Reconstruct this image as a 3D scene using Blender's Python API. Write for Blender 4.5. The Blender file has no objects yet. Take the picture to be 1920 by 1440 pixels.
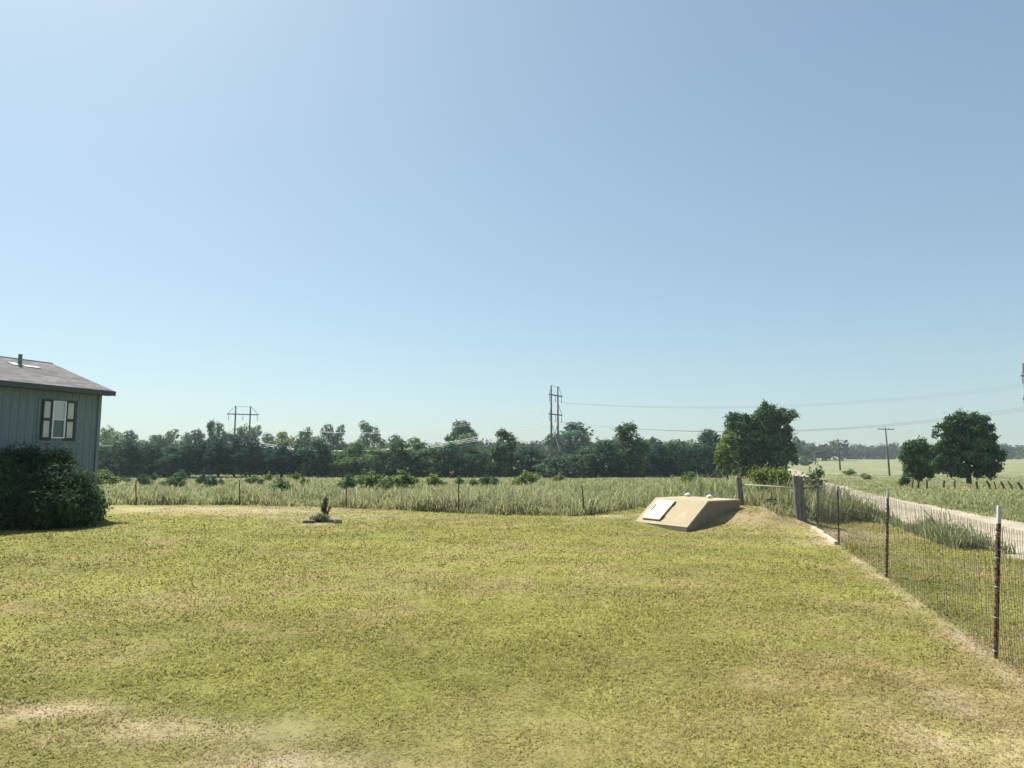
import bpy, math
import numpy as np
from mathutils import Vector, Matrix
sc = bpy.context.scene
R = math.radians
rng = np.random.default_rng(11)

# ---------------------------------------------------------------- camera, sky, sun
F, EYE, TA = 1300.0, 1.65, 138/1300.0
PITCH = math.atan(TA); CA, SA = math.cos(PITCH), math.sin(PITCH)
cam = bpy.data.objects.new('camera', bpy.data.cameras.new('camera'))
sc.collection.objects.link(cam); sc.camera = cam
cam.data.sensor_width = 36; cam.data.lens = 36*F/1920
cam.data.clip_start = 0.05; cam.data.clip_end = 9000
cam.location = (0, 0, EYE); cam.rotation_euler = (math.pi/2+PITCH, 0, 0)

SUN_EL, SUN_AZ = R(51), math.atan2(-0.66, 0.75)      # azimuth measured from +Y towards +X
SV = Vector((math.sin(SUN_AZ)*math.cos(SUN_EL), math.cos(SUN_AZ)*math.cos(SUN_EL), math.sin(SUN_EL)))
w = bpy.data.worlds.new("World"); sc.world = w; w.use_nodes = True
nt = w.node_tree; bg = nt.nodes['Background']
sky = nt.nodes.new('ShaderNodeTexSky'); sky.sky_type = 'NISHITA'; sky.sun_disc = False
sky.sun_elevation = SUN_EL; sky.sun_rotation = SUN_AZ
sky.air_density = 1.0; sky.dust_density = 1.0; sky.ozone_density = 1.5; sky.altitude = 100
gm = nt.nodes.new('ShaderNodeGamma'); gm.inputs[1].default_value = .6          # hazy summer sky: softer step from zenith to horizon
tn = nt.nodes.new('ShaderNodeMix'); tn.data_type = 'RGBA'; tn.blend_type = 'MULTIPLY'; tn.inputs[0].default_value = 1; tn.inputs[7].default_value = (.80, .95, .98, 1)
nt.links.new(sky.outputs[0], gm.inputs[0]); nt.links.new(gm.outputs[0], tn.inputs[6]); nt.links.new(tn.outputs[2], bg.inputs[0]); bg.inputs[1].default_value = 0.121
sl = bpy.data.lights.new('sun', 'SUN'); sl.energy = 4.3; sl.angle = R(0.55); sl.color = (1, .95, .86)
so = bpy.data.objects.new('sun', sl); sc.collection.objects.link(so)
so.rotation_euler = SV.to_track_quat('Z', 'Y').to_euler()
sc.view_settings.view_transform = 'Standard'; sc.view_settings.look = 'None'
sc.view_settings.exposure = 1.14; sc.view_settings.gamma = 1
sc.cycles.max_bounces = 6; sc.cycles.diffuse_bounces = 3; sc.cycles.transmission_bounces = 4
sc.cycles.transparent_max_bounces = 8; sc.cycles.volume_bounces = 0
sc.cycles.use_denoising = True

# ---------------------------------------------------------------- numpy noise and terrain
def _h(ix, iy, s):
    n = (ix.astype(np.int64)*374761393 + iy.astype(np.int64)*668265263 + s*1442695041) & 0xffffffff
    n = ((n ^ (n >> 13))*1274126177) & 0xffffffff
    return ((n ^ (n >> 16)) & 0xffff)/65535.0
def noise(x, y, s=0):
    ix, iy = np.floor(x), np.floor(y); fx, fy = x-ix, y-iy
    fx = fx*fx*(3-2*fx); fy = fy*fy*(3-2*fy)
    a, b, c, d = _h(ix, iy, s), _h(ix+1, iy, s), _h(ix, iy+1, s), _h(ix+1, iy+1, s)
    return (a*(1-fx)+b*fx)*(1-fy)+(c*(1-fx)+d*fx)*fy
def fbm(x, y, s=0, o=4):
    t, amp, tot = 0, 1.0, 0
    for k in range(o):
        t = t+amp*noise(x*2**k+17.3*k, y*2**k-9.1*k, s+k); tot += amp; amp *= .55
    return t/tot
def sstep(a, b, v):
    t = np.clip((v-a)/(b-a), 0, 1); return t*t*(3-2*t)
def blob(x, y, cx, cy, rx, ry, rot=0.0, p=2):
    c, s = math.cos(rot), math.sin(rot); dx, dy = x-cx, y-cy
    return np.exp(-(((dx*c+dy*s)/rx)**2+((-dx*s+dy*c)/ry)**2)**(p/2))
def zf0(x, y):
    x = np.asarray(x, float); y = np.asarray(y, float); r = np.hypot(x, y)
    z = -1.95*sstep(24, 135, r) - .3*sstep(135, 210, r) + 2.3*sstep(215, 620, r) + 1.2*sstep(800, 1600, r)
    z = z + 0.35*np.exp(-(np.hypot(x-5.5, y-18.5)/2.0)**4) + (.15+.12*(fbm(x/.35, y/.35, 61, 3)-.5))*np.exp(-(np.hypot(x-6.15, y-17.2)/1.1)**2) + .10*np.exp(-(np.hypot(x-2.7, y-18.8)/1.0)**2) - .10*np.exp(-(np.hypot(x-3.8, y-16.6)/.9)**2)
    z = z + (fbm(x/3.0, y/3.0, 5, 3)-.5)*.05*sstep(2, 8, r) + (fbm(x/9.0, y/9.0, 8, 3)-.5)*.5*sstep(28, 60, r)
    return z
def ray(px, py):
    u, v = (px-960)/F, (720-py)/F
    return np.array([u, CA-v*SA, SA+v*CA])
def gp(px, py, up=0.0):
    d = ray(px, py); t = 3.0
    while t < 3000:
        p = d*t
        if EYE+p[2] < float(zf0(p[0], p[1]))+up: break
        t *= 1.003
    return float(d[0]*t), float(d[1]*t)
def wx(px, Y, z=0.6):     # world x seen on a pixel column at distance Y and height z
    return (px-960)/F*(Y*CA+(z-EYE)*SA)
def ztop(py, Y):         # world z seen at row py at depth Y
    d = ray(960, py); return EYE+d[2]/d[1]*Y

# road: right-hand edge followed in world space
RE = np.array([gp(*p) for p in [(1920, 983), (1723, 946), (1620, 925.5), (1560, 909), (1521, 896), (1498, 885), (1478, 877)]])
d0 = (RE[1]-RE[0])/np.linalg.norm(RE[1]-RE[0])
RE = np.vstack([RE[0]-d0*30, RE[0]-d0*12, RE]); d1 = (RE[-1]-RE[-2])/np.linalg.norm(RE[-1]-RE[-2])
RE = np.vstack([RE, RE[-1]+d1*60+np.array([-6, 0])])
def resample(P, step):
    s = np.r_[0, np.cumsum(np.linalg.norm(np.diff(P, axis=0), axis=1))]
    t = np.arange(0, s[-1], step); Q = np.c_[np.interp(t, s, P[:, 0]), np.interp(t, s, P[:, 1])]
    k = np.ones(9)/9
    return np.c_[np.convolve(np.pad(Q[:, 0], 4, 'edge'), k, 'valid'), np.convolve(np.pad(Q[:, 1], 4, 'edge'), k, 'valid')]
RE = resample(RE, 0.8)
T = np.gradient(RE, axis=0); T /= np.linalg.norm(T, axis=1)[:, None]
RN = np.c_[-T[:, 1], T[:, 0]]                  # points to the left of travel
RW = 2.8
RC = RE+RN*RW/2
def road_dist(x, y):                           # distance from the road's centre line
    x = np.asarray(x, float); y = np.asarray(y, float)
    d = np.full(x.shape, 1e9)
    for i in range(0, len(RC), 1):
        d = np.minimum(d, (x-RC[i, 0])**2+(y-RC[i, 1])**2)
    return np.sqrt(d)
def zf(x, y):
    z = zf0(x, y)
    return z
def inpoly(x, y, P):
    c = np.zeros(np.shape(x), bool); n = len(P)
    for i in range(n):
        (x1, y1), (x2, y2) = P[i], P[(i+1) % n]
        if y1 == y2: continue
        c ^= ((y1 > y) != (y2 > y)) & (x < (x2-x1)*(y-y1)/(y2-y1)+x1)
    return c
FENCE_R = [gp(1865, 1235), gp(1661, 1083), gp(1572, 1022), gp(1533.5, 990)]
FENCE_R = [(2*FENCE_R[0][0]-FENCE_R[1][0], 2*FENCE_R[0][1]-FENCE_R[1][1])]+FENCE_R
MOWN = [(-70, -30), (-70, 25.5), (-20, 24.6), gp(255, 947), gp(449, 947), gp(649, 952), gp(760, 957), gp(860, 962.5), gp(1000, 966.5), gp(1095, 967.5), gp(1165, 957), gp(1200, 950),
        (4.6, 19.2), (6.3, 19.25), gp(1450, 962), gp(1505, 973.5), gp(1600, 977), gp(1665, 984), gp(1702, 998), gp(1750, 1018), gp(1790, 1031), gp(1835, 1029), (7.9, 9), (4.6, -3), (2, -30)]
def lerp(a, b, t): return a+(b-a)*t[..., None]
def lawn_col(x, y):
    """albedo of the mown grass: green, straw and bare-earth patches"""
    n1 = fbm(x/1.3, y/1.3, 1); n2 = fbm(x/.45+5, y/.45, 2, 3); n3 = fbm(x/4.5, y/4.5, 3, 3); n4 = fbm(x/.2, y/.2, 6, 2)
    g = np.array([.325, .312, .088]); g2 = np.array([.268, .270, .071]); straw = np.array([.40, .325, .15]); dry = np.array([.43, .35, .22]); pink = np.array([.44, .30, .215])
    c = lerp(np.broadcast_to(g, x.shape+(3,)), g2, sstep(.38, .62, n3*.6+n1*.4))
    c = c*(1+.07*np.sin(2*np.pi*(x*.30+y*.92+1.2*n3)/2.3))[..., None]          # mower passes
    t = sstep(.46, .72, n1*.65+n2*.35)*.55
    t = t+.55*blob(x, y, 2.2, 5.0, 1.5, 1.0)+.45*blob(x, y, .2, 4.3, 1.2, .5)+.4*blob(x, y, 2.9, 4.0, .9, .5)
    c = lerp(c, straw, np.clip(t*(0.55+.9*n2), 0, .9))
    e = 0
    for (cx, cy, rx, ry, s) in [(-2.95, 4.75, .42, .16, .9), (-2.3, 4.45, .5, .22, .6), (-1.55, 4.42, .55, .2, .55), (-1.2, 3.95, .45, .22, .85), (-.5, 3.8, .6, .18, .5),
                                (-11, 22.8, 5.5, 1.3, .75), (-7.5, 21.6, 3.4, 1.1, .6), (-4.5, 19.6, 2.4, .9, .6), (-5.1, 17.7, .7, .5, .6),
                                (7.2, 15.2, 1.2, .9, .7), (6.3, 13.7, 1.0, .5, .8), (2.75, 18.9, .8, .5, .7), (2.55, 4.3, .25, .35, .7), (2.95, 4.9, .2, .3, .6), (3.0, 3.8, .3, .5, .8)]:
        e = e+s*blob(x, y, cx, cy, rx, ry)
    fx = np.interp(y, [p[1] for p in FENCE_R], [p[0] for p in FENCE_R])
    fd = np.abs(x-fx+.06+(.05*(n2-.5)))
    e = e+1.0*np.exp(-(fd/.13)**2)*(y < 16.5)*(y > -5)*(.2+.85*n2)
    c = lerp(c, dry, np.clip(e*(.25+1.3*n2)*(.6+.8*n4), 0, .95))
    q = 1.05*blob(x, y, 6.15, 16.75, .9, .5, -.2)+.9*blob(x, y, 5.6, 17.7, 1.2, .8)+.6*blob(x, y, 6.7, 15.3, .35, .3)+.5*blob(x, y, 7.3, 15.6, .4, .3)
    c = lerp(c, pink, np.clip(q*(1.9*n2-.35)*(.5+1.0*n4), 0, .85))
    bare = np.clip(e*.75+q*sstep(.3, .6, n2)*.9, 0, 1)
    return c, bare
def meadow_col(x, y):
    n1 = fbm(x/4.0, y/3.0, 21); n2 = fbm(x/.9, y/.9, 22, 3); n3 = fbm(x/16, y/10, 23, 3)
    g = np.array([.225, .25, .125]); y2 = np.array([.29, .295, .155]); b = np.array([.30, .265, .18])
    c = lerp(np.broadcast_to(g, x.shape+(3,)), y2, sstep(.32, .62, n1)); c = lerp(c, b, sstep(.5, .75, n2*.5+n3*.5)*.7)
    return c

# ---------------------------------------------------------------- object helpers
def link(o, parent=None):
    sc.collection.objects.link(o)
    if parent is not None: o.parent = parent
    return o
def tag(o, label=None, cat=None, group=None, kind=None):
    if label: o['label'] = label
    if cat: o['category'] = cat
    if group: o['group'] = group
    if kind: o['kind'] = kind
    return o
def empty(name, loc=(0, 0, 0), rz=0.0):
    o = bpy.data.objects.new(name, None); o.location = loc; o.rotation_euler = (0, 0, rz); o.empty_display_size = .2
    return link(o)
def mesh_arrays(name, V, faces, mat, col=None, parent=None, smooth=False):
    """faces: list of (k, array n x k) blocks"""
    me = bpy.data.meshes.new(name); me.vertices.add(len(V)); me.vertices.foreach_set('co', np.asarray(V, np.float32).ravel())
    L = np.concatenate([f.ravel() for f in faces]); tot = np.concatenate([np.full(len(f), f.shape[1]) for f in faces])
    st = np.r_[0, np.cumsum(tot)[:-1]]
    me.loops.add(len(L)); me.loops.foreach_set('vertex_index', L.astype(np.int32))
    me.polygons.add(len(tot)); me.polygons.foreach_set('loop_start', st.astype(np.int32)); me.polygons.foreach_set('loop_total', tot.astype(np.int32))
    if smooth: me.polygons.foreach_set('use_smooth', np.ones(len(tot), bool))
    if col is not None:
        a = me.color_attributes.new('Col', 'FLOAT_COLOR', 'POINT')
        a.data.foreach_set('color', np.c_[col, np.ones(len(col))].astype(np.float32).ravel())
    me.update(calc_edges=True); me.materials.append(mat)
    return link(bpy.data.objects.new(name, me), parent)
class MB:
    def __init__(s): s.v = []; s.f = []
    def add(s, vs, fs):
        n = len(s.v); s.v += [tuple(map(float, v)) for v in vs]; s.f += [tuple(i+n for i in f) for f in fs]; return s
    def box(s, c, size, M=None):
        hx, hy, hz = [k/2 for k in size]
        vs = [Vector((x*hx, y*hy, z*hz)) for x in (-1, 1) for y in (-1, 1) for z in (-1, 1)]
        if M is not None: vs = [M @ v for v in vs]
        vs = [v+Vector(c) for v in vs]
        return s.add(vs, [(0, 1, 3, 2), (4, 6, 7, 5), (0, 4, 5, 1), (2, 3, 7, 6), (0, 2, 6, 4), (1, 5, 7, 3)])
    def tube(s, pts, rad, n=8, cap=True, squash=None):
        pts = [Vector(p) for p in pts]; m = len(pts); rad = rad if hasattr(rad, '__len__') else [rad]*m
        vs = []; up = Vector((0, 0, 1)); prev = None
        for i, p in enumerate(pts):
            t = (pts[min(i+1, m-1)]-pts[max(i-1, 0)]).normalized()
            a = prev if prev is not None else (Vector((1, 0, 0)) if abs(t.z) > .8 else up)
            e1 = (a-t*a.dot(t)).normalized(); e2 = t.cross(e1); prev = e1
            for k in range(n):
                th = 2*math.pi*k/n; vs.append(p+(e1*math.cos(th)+e2*math.sin(th))*rad[i])
        fs = [(i*n+k, i*n+(k+1) % n, (i+1)*n+(k+1) % n, (i+1)*n+k) for i in range(m-1) for k in range(n)]
        if cap: fs += [tuple(range(n))[::-1], tuple((m-1)*n+k for k in range(n))]
        return s.add(vs, fs)
    def build(s, name, mat, parent=None, bevel=0, smooth=False):
        me = bpy.data.meshes.new(name); me.from_pydata(s.v, [], s.f); me.materials.append(mat)
        if smooth: me.polygons.foreach_set('use_smooth', [True]*len(me.polygons))
        o = link(bpy.data.objects.new(name, me), parent)
        if bevel:
            b = o.modifiers.new('bevel', 'BEVEL'); b.width = bevel; b.segments = 2; b.limit_method = 'ANGLE'
        return o

# ---------------------------------------------------------------- materials
def newmat(name):
    m = bpy.data.materials.new(name); m.use_nodes = True; t = m.node_tree; p = t.nodes['Principled BSDF']
    p.inputs['Specular IOR Level'].default_value = .25
    return m, t, p
def N(t, kind, **kw):
    n = t.nodes.new(kind)
    for k, v in kw.items():
        if k in n.inputs: n.inputs[k].default_value = v
        else: setattr(n, k, v)
    return n
def surf(name, c1, c2, scale=8, rough=.85, bump=.3, bscale=40, stretch=(1, 1, 1), metal=0, c3=None, dist=.01):
    m, t, p = newmat(name); L = t.links.new
    tc = N(t, 'ShaderNodeTexCoord'); mp = N(t, 'ShaderNodeMapping'); mp.inputs['Scale'].default_value = stretch
    L(tc.outputs['Object'], mp.inputs[0])
    n1 = N(t, 'ShaderNodeTexNoise', Scale=scale, Detail=6.0, Roughness=.65); L(mp.outputs[0], n1.inputs['Vector'])
    r = N(t, 'ShaderNodeValToRGB'); r.color_ramp.elements[0].position = .32; r.color_ramp.elements[1].position = .68
    r.color_ramp.elements[0].color = (*c1, 1); r.color_ramp.elements[1].color = (*c2, 1)
    if c3: e = r.color_ramp.elements.new(.58); e.color = (*c3, 1)
    L(n1.outputs[0], r.inputs[0]); L(r.outputs[0], p.inputs['Base Color'])
    n2 = N(t, 'ShaderNodeTexNoise', Scale=bscale, Detail=4.0); L(mp.outputs[0], n2.inputs['Vector'])
    b = N(t, 'ShaderNodeBump', Strength=bump, Distance=dist); L(n2.outputs[0], b.inputs['Height']); L(b.outputs[0], p.inputs['Normal'])
    p.inputs['Roughness'].default_value = rough; p.inputs['Metallic'].default_value = metal
    return m
def leafmat(name, trans=.35, tintobj=True, rough=.6, spec=.25):
    m, t, p = newmat(name); L = t.links.new
    a = N(t, 'ShaderNodeAttribute', attribute_name='Col'); out = t.nodes['Material Output']
    c = a.outputs['Color']
    if tintobj:
        oi = N(t, 'ShaderNodeObjectInfo'); mx = N(t, 'ShaderNodeMix', data_type='RGBA', blend_type='MULTIPLY'); mx.inputs[0].default_value = 1
        L(c, mx.inputs[6]); L(oi.outputs['Color'], mx.inputs[7]); c = mx.outputs[2]
    L(c, p.inputs['Base Color']); p.inputs['Roughness'].default_value = rough; p.inputs['Specular IOR Level'].default_value = spec
    tr = N(t, 'ShaderNodeBsdfTranslucent'); L(c, tr.inputs[0]); ms = N(t, 'ShaderNodeMixShader'); ms.inputs[0].default_value = trans
    L(p.outputs[0], ms.inputs[1]); L(tr.outputs[0], ms.inputs[2]); L(ms.outputs[0], out.inputs[0])
    return m
M_leaf = leafmat('foliage', .3, True, .8, .09); M_blade = leafmat('grass_blade', .56, False, .7, .12)
M_bark = surf('bark', (.05, .04, .03), (.13, .11, .085), 14, .95, .6, 60, (1, 1, .25))
M_oldwood = surf('weathered_wood', (.10, .095, .085), (.30, .29, .27), 9, .9, .7, 50, (3, 3, .35), c3=(.2, .19, .175))
M_pole = surf('creosote_pole', (.07, .065, .06), (.16, .15, .14), 5, .9, .4, 40, (1, 1, .2))
M_rust = surf('rusty_steel', (.055, .018, .012), (.14, .05, .03), 30, .8, .3, 120)
M_whitetip = surf('painted_tip', (.36, .38, .41), (.50, .52, .55), 20, .4, .1, 90)
M_galv = surf('galvanised_wire', (.13, .12, .105), (.22, .205, .18), 20, .6, .1, 90)
M_alu = surf('aluminium_conductor', (.40, .41, .43), (.52, .53, .54), 3, .4, .1, 20, metal=.3)
M_insul = surf('insulator_glass', (.12, .13, .14), (.2, .21, .22), 9, .3, .1, 40)
M_conc = surf('tan_concrete', (.34, .275, .17), (.46, .385, .27), 2.6, .85, .25, 70, c3=(.37, .305, .195))
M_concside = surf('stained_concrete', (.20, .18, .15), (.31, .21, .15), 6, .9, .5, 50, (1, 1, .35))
M_door = surf('pale_door_paint', (.36, .31, .21), (.50, .49, .42), 4.5, .6, .15, 60, c3=(.47, .46, .38))
M_cap = surf('vent_white', (.55, .55, .52), (.78, .78, .75), 12, .6, .3, 50)
M_timber = surf('bleached_timber', (.30, .24, .165), (.52, .45, .34), 7, .85, .5, 60, (1, 1, 1))
M_rock = surf('brown_rock', (.10, .078, .06), (.22, .175, .135), 9, .95, .8, 30)
M_dirt = surf('pale_rock', (.2, .165, .13), (.34, .29, .235), 9, .95, .8, 30)
M_fascia = surf('dark_fascia', (.06, .075, .08), (.10, .115, .12), 6, .7, .1, 40)
M_trim = surf('siding_trim', (.15, .205, .22), (.19, .25, .27), 6, .75, .1, 40)
M_shut = surf('shutter_frame', (.035, .045, .05), (.055, .065, .07), 6, .5, .1, 40)
M_panel = surf('shutter_panel', (.50, .52, .50), (.60, .62, .60), 6, .6, .1, 40)
M_vinyl = surf('white_vinyl', (.70, .72, .74), (.78, .80, .82), 6, .4, .05, 40)
def siding():
    m, t, p = newmat('grooved_siding'); L = t.links.new
    tc = N(t, 'ShaderNodeTexCoord'); mp = N(t, 'ShaderNodeMapping'); mp.inputs['Scale'].default_value = (1, 1, .15); L(tc.outputs['Object'], mp.inputs[0])
    n = N(t, 'ShaderNodeTexNoise', Scale=22.0, Detail=5.0); L(mp.outputs[0], n.inputs['Vector'])
    r = N(t, 'ShaderNodeValToRGB'); r.color_ramp.elements[0].position = .3; r.color_ramp.elements[1].position = .7
    r.color_ramp.elements[0].color = (.14, .19, .212, 1); r.color_ramp.elements[1].color = (.19, .24, .262, 1)
    L(n.outputs[0], r.inputs[0]); L(r.outputs[0], p.inputs['Base Color'])
    b = N(t, 'ShaderNodeBump', Strength=.5, Distance=.004); L(n.outputs[0], b.inputs['Height']); L(b.outputs[0], p.inputs['Normal'])
    p.inputs['Roughness'].default_value = .8
    return m
M_siding = siding()
def shingle():
    m, t, p = newmat('asphalt_shingle'); L = t.links.new
    tc = N(t, 'ShaderNodeTexCoord')
    br = N(t, 'ShaderNodeTexBrick', Scale=1.0); br.inputs['Brick Width'].default_value = .28; br.inputs['Row Height'].default_value = .14
    br.inputs['Mortar Size'].default_value = .006; br.inputs['Color1'].default_value = (.175, .167, .167, 1); br.inputs['Color2'].default_value = (.068, .064, .064, 1)
    br.inputs['Mortar'].default_value = (.045, .042, .043, 1); br.inputs['Bias'].default_value = .1
    L(tc.outputs['Object'], br.inputs['Vector'])
    n = N(t, 'ShaderNodeTexNoise', Scale=60.0, Detail=4.0); L(tc.outputs['Object'], n.inputs['Vector'])
    mx = N(t, 'ShaderNodeMix', data_type='RGBA', blend_type='MULTIPLY'); mx.inputs[0].default_value = .5
    L(br.outputs[0], mx.inputs[6]); L(n.outputs[0], mx.inputs[7]); 
    g = N(t, 'ShaderNodeGamma'); g.inputs[1].default_value = .85; L(mx.outputs[2], g.inputs[0]); L(g.outputs[0], p.inputs['Base Color'])
    p.inputs['Roughness'].default_value = .92
    b = N(t, 'ShaderNodeBump', Strength=.6, Distance=.01); L(br.outputs[1], b.inputs['Height']); b.invert = True; L(b.outputs[0], p.inputs['Normal'])
    return m
M_shingle = shingle()
def glassmat():
    m, t, p = newmat('window_glass'); p.inputs['Base Color'].default_value = (.03, .07, .075, 1); p.inputs['Roughness'].default_value = .06; p.inputs['Specular IOR Level'].default_value = .9
    return m
M_glass = glassmat()
def blindmat():
    m, t, p = newmat('window_blind'); tc = N(t, 'ShaderNodeTexCoord'); wv = N(t, 'ShaderNodeTexWave', Scale=12.0); wv.bands_direction = 'Z'
    t.links.new(tc.outputs['Object'], wv.inputs[0]); r = N(t, 'ShaderNodeValToRGB'); r.color_ramp.elements[0].color = (.42, .46, .5, 1); r.color_ramp.elements[1].color = (.68, .71, .74, 1)
    t.links.new(wv.outputs[0], r.inputs[0]); t.links.new(r.outputs[0], p.inputs['Base Color']); p.inputs['Roughness'].default_value = .25
    return m
M_blind = blindmat()
def groundmat():
    m, t, p = newmat('grassy_ground'); L = t.links.new
    a = N(t, 'ShaderNodeAttribute', attribute_name='Col'); g = N(t, 'ShaderNodeNewGeometry')
    ns = []
    for s, d in ((90.0, 3.0), (9.0, 5.0), (1.1, 6.0), (.14, 6.0)):
        n = N(t, 'ShaderNodeTexNoise', Scale=s, Detail=d, Roughness=.7); L(g.outputs['Position'], n.inputs['Vector']); ns.append(n)
    c = a.outputs['Color']
    for n, lo, hi, f in ((ns[0], .72, 1.24, 1), (ns[1], .82, 1.15, 1), (ns[2], .78, 1.2, 1), (ns[3], .82, 1.18, 1)):
        mr = N(t, 'ShaderNodeMapRange'); mr.inputs[1].default_value = .3; mr.inputs[2].default_value = .7; mr.inputs[3].default_value = lo; mr.inputs[4].default_value = hi
        L(n.outputs[0], mr.inputs[0]); mx = N(t, 'ShaderNodeMix', data_type='RGBA', blend_type='MULTIPLY'); mx.inputs[0].default_value = f
        L(c, mx.inputs[6]); L(mr.outputs[0], mx.inputs[7]); c = mx.outputs[2]
    L(c, p.inputs['Base Color']); p.inputs['Roughness'].default_value = .95; p.inputs['Specular IOR Level'].default_value = .1
    ad = N(t, 'ShaderNodeMath', operation='ADD'); L(ns[0].outputs[0], ad.inputs[0]); L(ns[1].outputs[0], ad.inputs[1])
    b = N(t, 'ShaderNodeBump', Strength=.35, Distance=.02); L(ad.outputs[0], b.inputs['Height']); L(b.outputs[0], p.inputs['Normal'])
    return m
M_ground = groundmat()
def roadmat():
    m, t, p = newmat('gravel'); L = t.links.new
    g = N(t, 'ShaderNodeNewGeometry'); v = N(t, 'ShaderNodeTexVoronoi', Scale=26.0); L(g.outputs['Position'], v.inputs['Vector'])
    n = N(t, 'ShaderNodeTexNoise', Scale=1.3, Detail=8.0, Roughness=.75); L(g.outputs['Position'], n.inputs['Vector'])
    r = N(t, 'ShaderNodeValToRGB'); r.color_ramp.elements[0].position = .35; r.color_ramp.elements[1].position = .65
    r.color_ramp.elements[0].color = (.33, .28, .21, 1); r.color_ramp.elements[1].color = (.45, .395, .31, 1); L(n.outputs[0], r.inputs[0])
    mr = N(t, 'ShaderNodeMapRange'); mr.inputs[3].default_value = .72; mr.inputs[4].default_value = 1.15; L(v.outputs['Color'], mr.inputs[0])
    mx = N(t, 'ShaderNodeMix', data_type='RGBA', blend_type='MULTIPLY'); mx.inputs[0].default_value = 1; L(r.outputs[0], mx.inputs[6]); L(mr.outputs[0], mx.inputs[7])
    at = N(t, 'ShaderNodeAttribute', attribute_name='Col'); m2 = N(t, 'ShaderNodeMix', data_type='RGBA', blend_type='MULTIPLY'); m2.inputs[0].default_value = 1; L(mx.outputs[2], m2.inputs[6]); L(at.outputs['Color'], m2.inputs[7])
    L(m2.outputs[2], p.inputs['Base Color']); p.inputs['Roughness'].default_value = .95
    b = N(t, 'ShaderNodeBump', Strength=.7, Distance=.02); L(v.outputs['Distance'], b.inputs['Height']); L(b.outputs[0], p.inputs['Normal'])
    return m
M_road = roadmat()

# ---------------------------------------------------------------- ground sheet and road
def build_ground():
    rs = [0.0, .5, 1.0]; 
    while rs[-1] < 6000: rs.append(rs[-1]*1.0165+.004)
    rs = np.array(rs)
    th = np.r_[np.arange(-48, 48.01, .38), np.arange(50, 312, 4.0)]; th = np.radians(th); n = len(th)
    Rr, Th = np.meshgrid(rs[1:], th, indexing='ij'); X = Rr*np.sin(Th); Y = Rr*np.cos(Th)
    rd = np.where(Rr < 260, road_dist(X, Y), 99)
    Z = zf(X, Y)-.07*(1-sstep(RW/2-.75, RW/2-.35, rd))
    mown = inpoly(X, Y, MOWN)
    lc, bare = lawn_col(X, Y); mc = meadow_col(X, Y)
    far = sstep(90, 220, Rr)
    mc = mc*(.84-.08*far)[..., None]
    lc = lerp(lc*.66, lc*.9, np.clip(bare*.9, 0, 1))
    C = np.where(mown[..., None], lc, mc)
    C = lerp(C, np.array([.45, .38, .28]), .75*(1-sstep(RW/2, RW/2+.5, rd)))
    V = np.c_[X.ravel(), Y.ravel(), Z.ravel()]; V = np.vstack([V, [0, 0, 0]]); C = np.vstack([C.reshape(-1, 3), C.reshape(-1, 3)[:1]])
    m = len(rs)-1; i, k = np.meshgrid(np.arange(m-1), np.arange(n), indexing='ij'); k2 = (k+1) % n
    Q = np.stack([i*n+k, i*n+k2, (i+1)*n+k2, (i+1)*n+k], -1).reshape(-1, 4)[:, ::-1]
    kk = np.arange(n); Tt = np.c_[np.full(n, len(V)-1), (kk+1) % n, kk]
    tag(mesh_arrays('ground', V, [Q, Tt], M_ground, C, smooth=True), kind='structure')
build_ground()
def build_road():
    K = 13; u = np.linspace(0, 1, K); A = []
    jl = (fbm(np.arange(len(RE))*.9, np.zeros(len(RE)), 41, 3)-.5)*1.1; jr = (fbm(np.arange(len(RE))*.9, np.zeros(len(RE)), 47, 3)-.5)*.9
    for i in range(len(RE)):
        a, b = -.05+jr[i], RW+jl[i]
        P = RE[i][None]+RN[i][None]*(a+(b-a)*u)[:, None]
        z = zf(P[:, 0], P[:, 1])-.03+.10*np.sin(u*math.pi)**.5-.02*np.exp(-((u-.3)/.07)**2)-.02*np.exp(-((u-.7)/.07)**2)
        A.append(np.c_[P, z])
    cu = 1-.22*np.exp(-((u-.5)/.10)**2)-.12*np.exp(-((u-.02)/.1)**2)-.12*np.exp(-((u-.98)/.1)**2); RCOL = np.repeat(np.tile(cu, len(A))[:, None], 3, 1)*np.array([1, 1.0, .97])
    A = np.array(A); m = len(A); i, k = np.meshgrid(np.arange(m-1), np.arange(K-1), indexing='ij')
    Q = np.stack([i*K+k, i*K+k+1, (i+1)*K+k+1, (i+1)*K+k], -1).reshape(-1, 4)
    tag(mesh_arrays('road', A.reshape(-1, 3), [Q[:, ::-1]], M_road, RCOL, smooth=True), kind='structure')
build_road()

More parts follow.
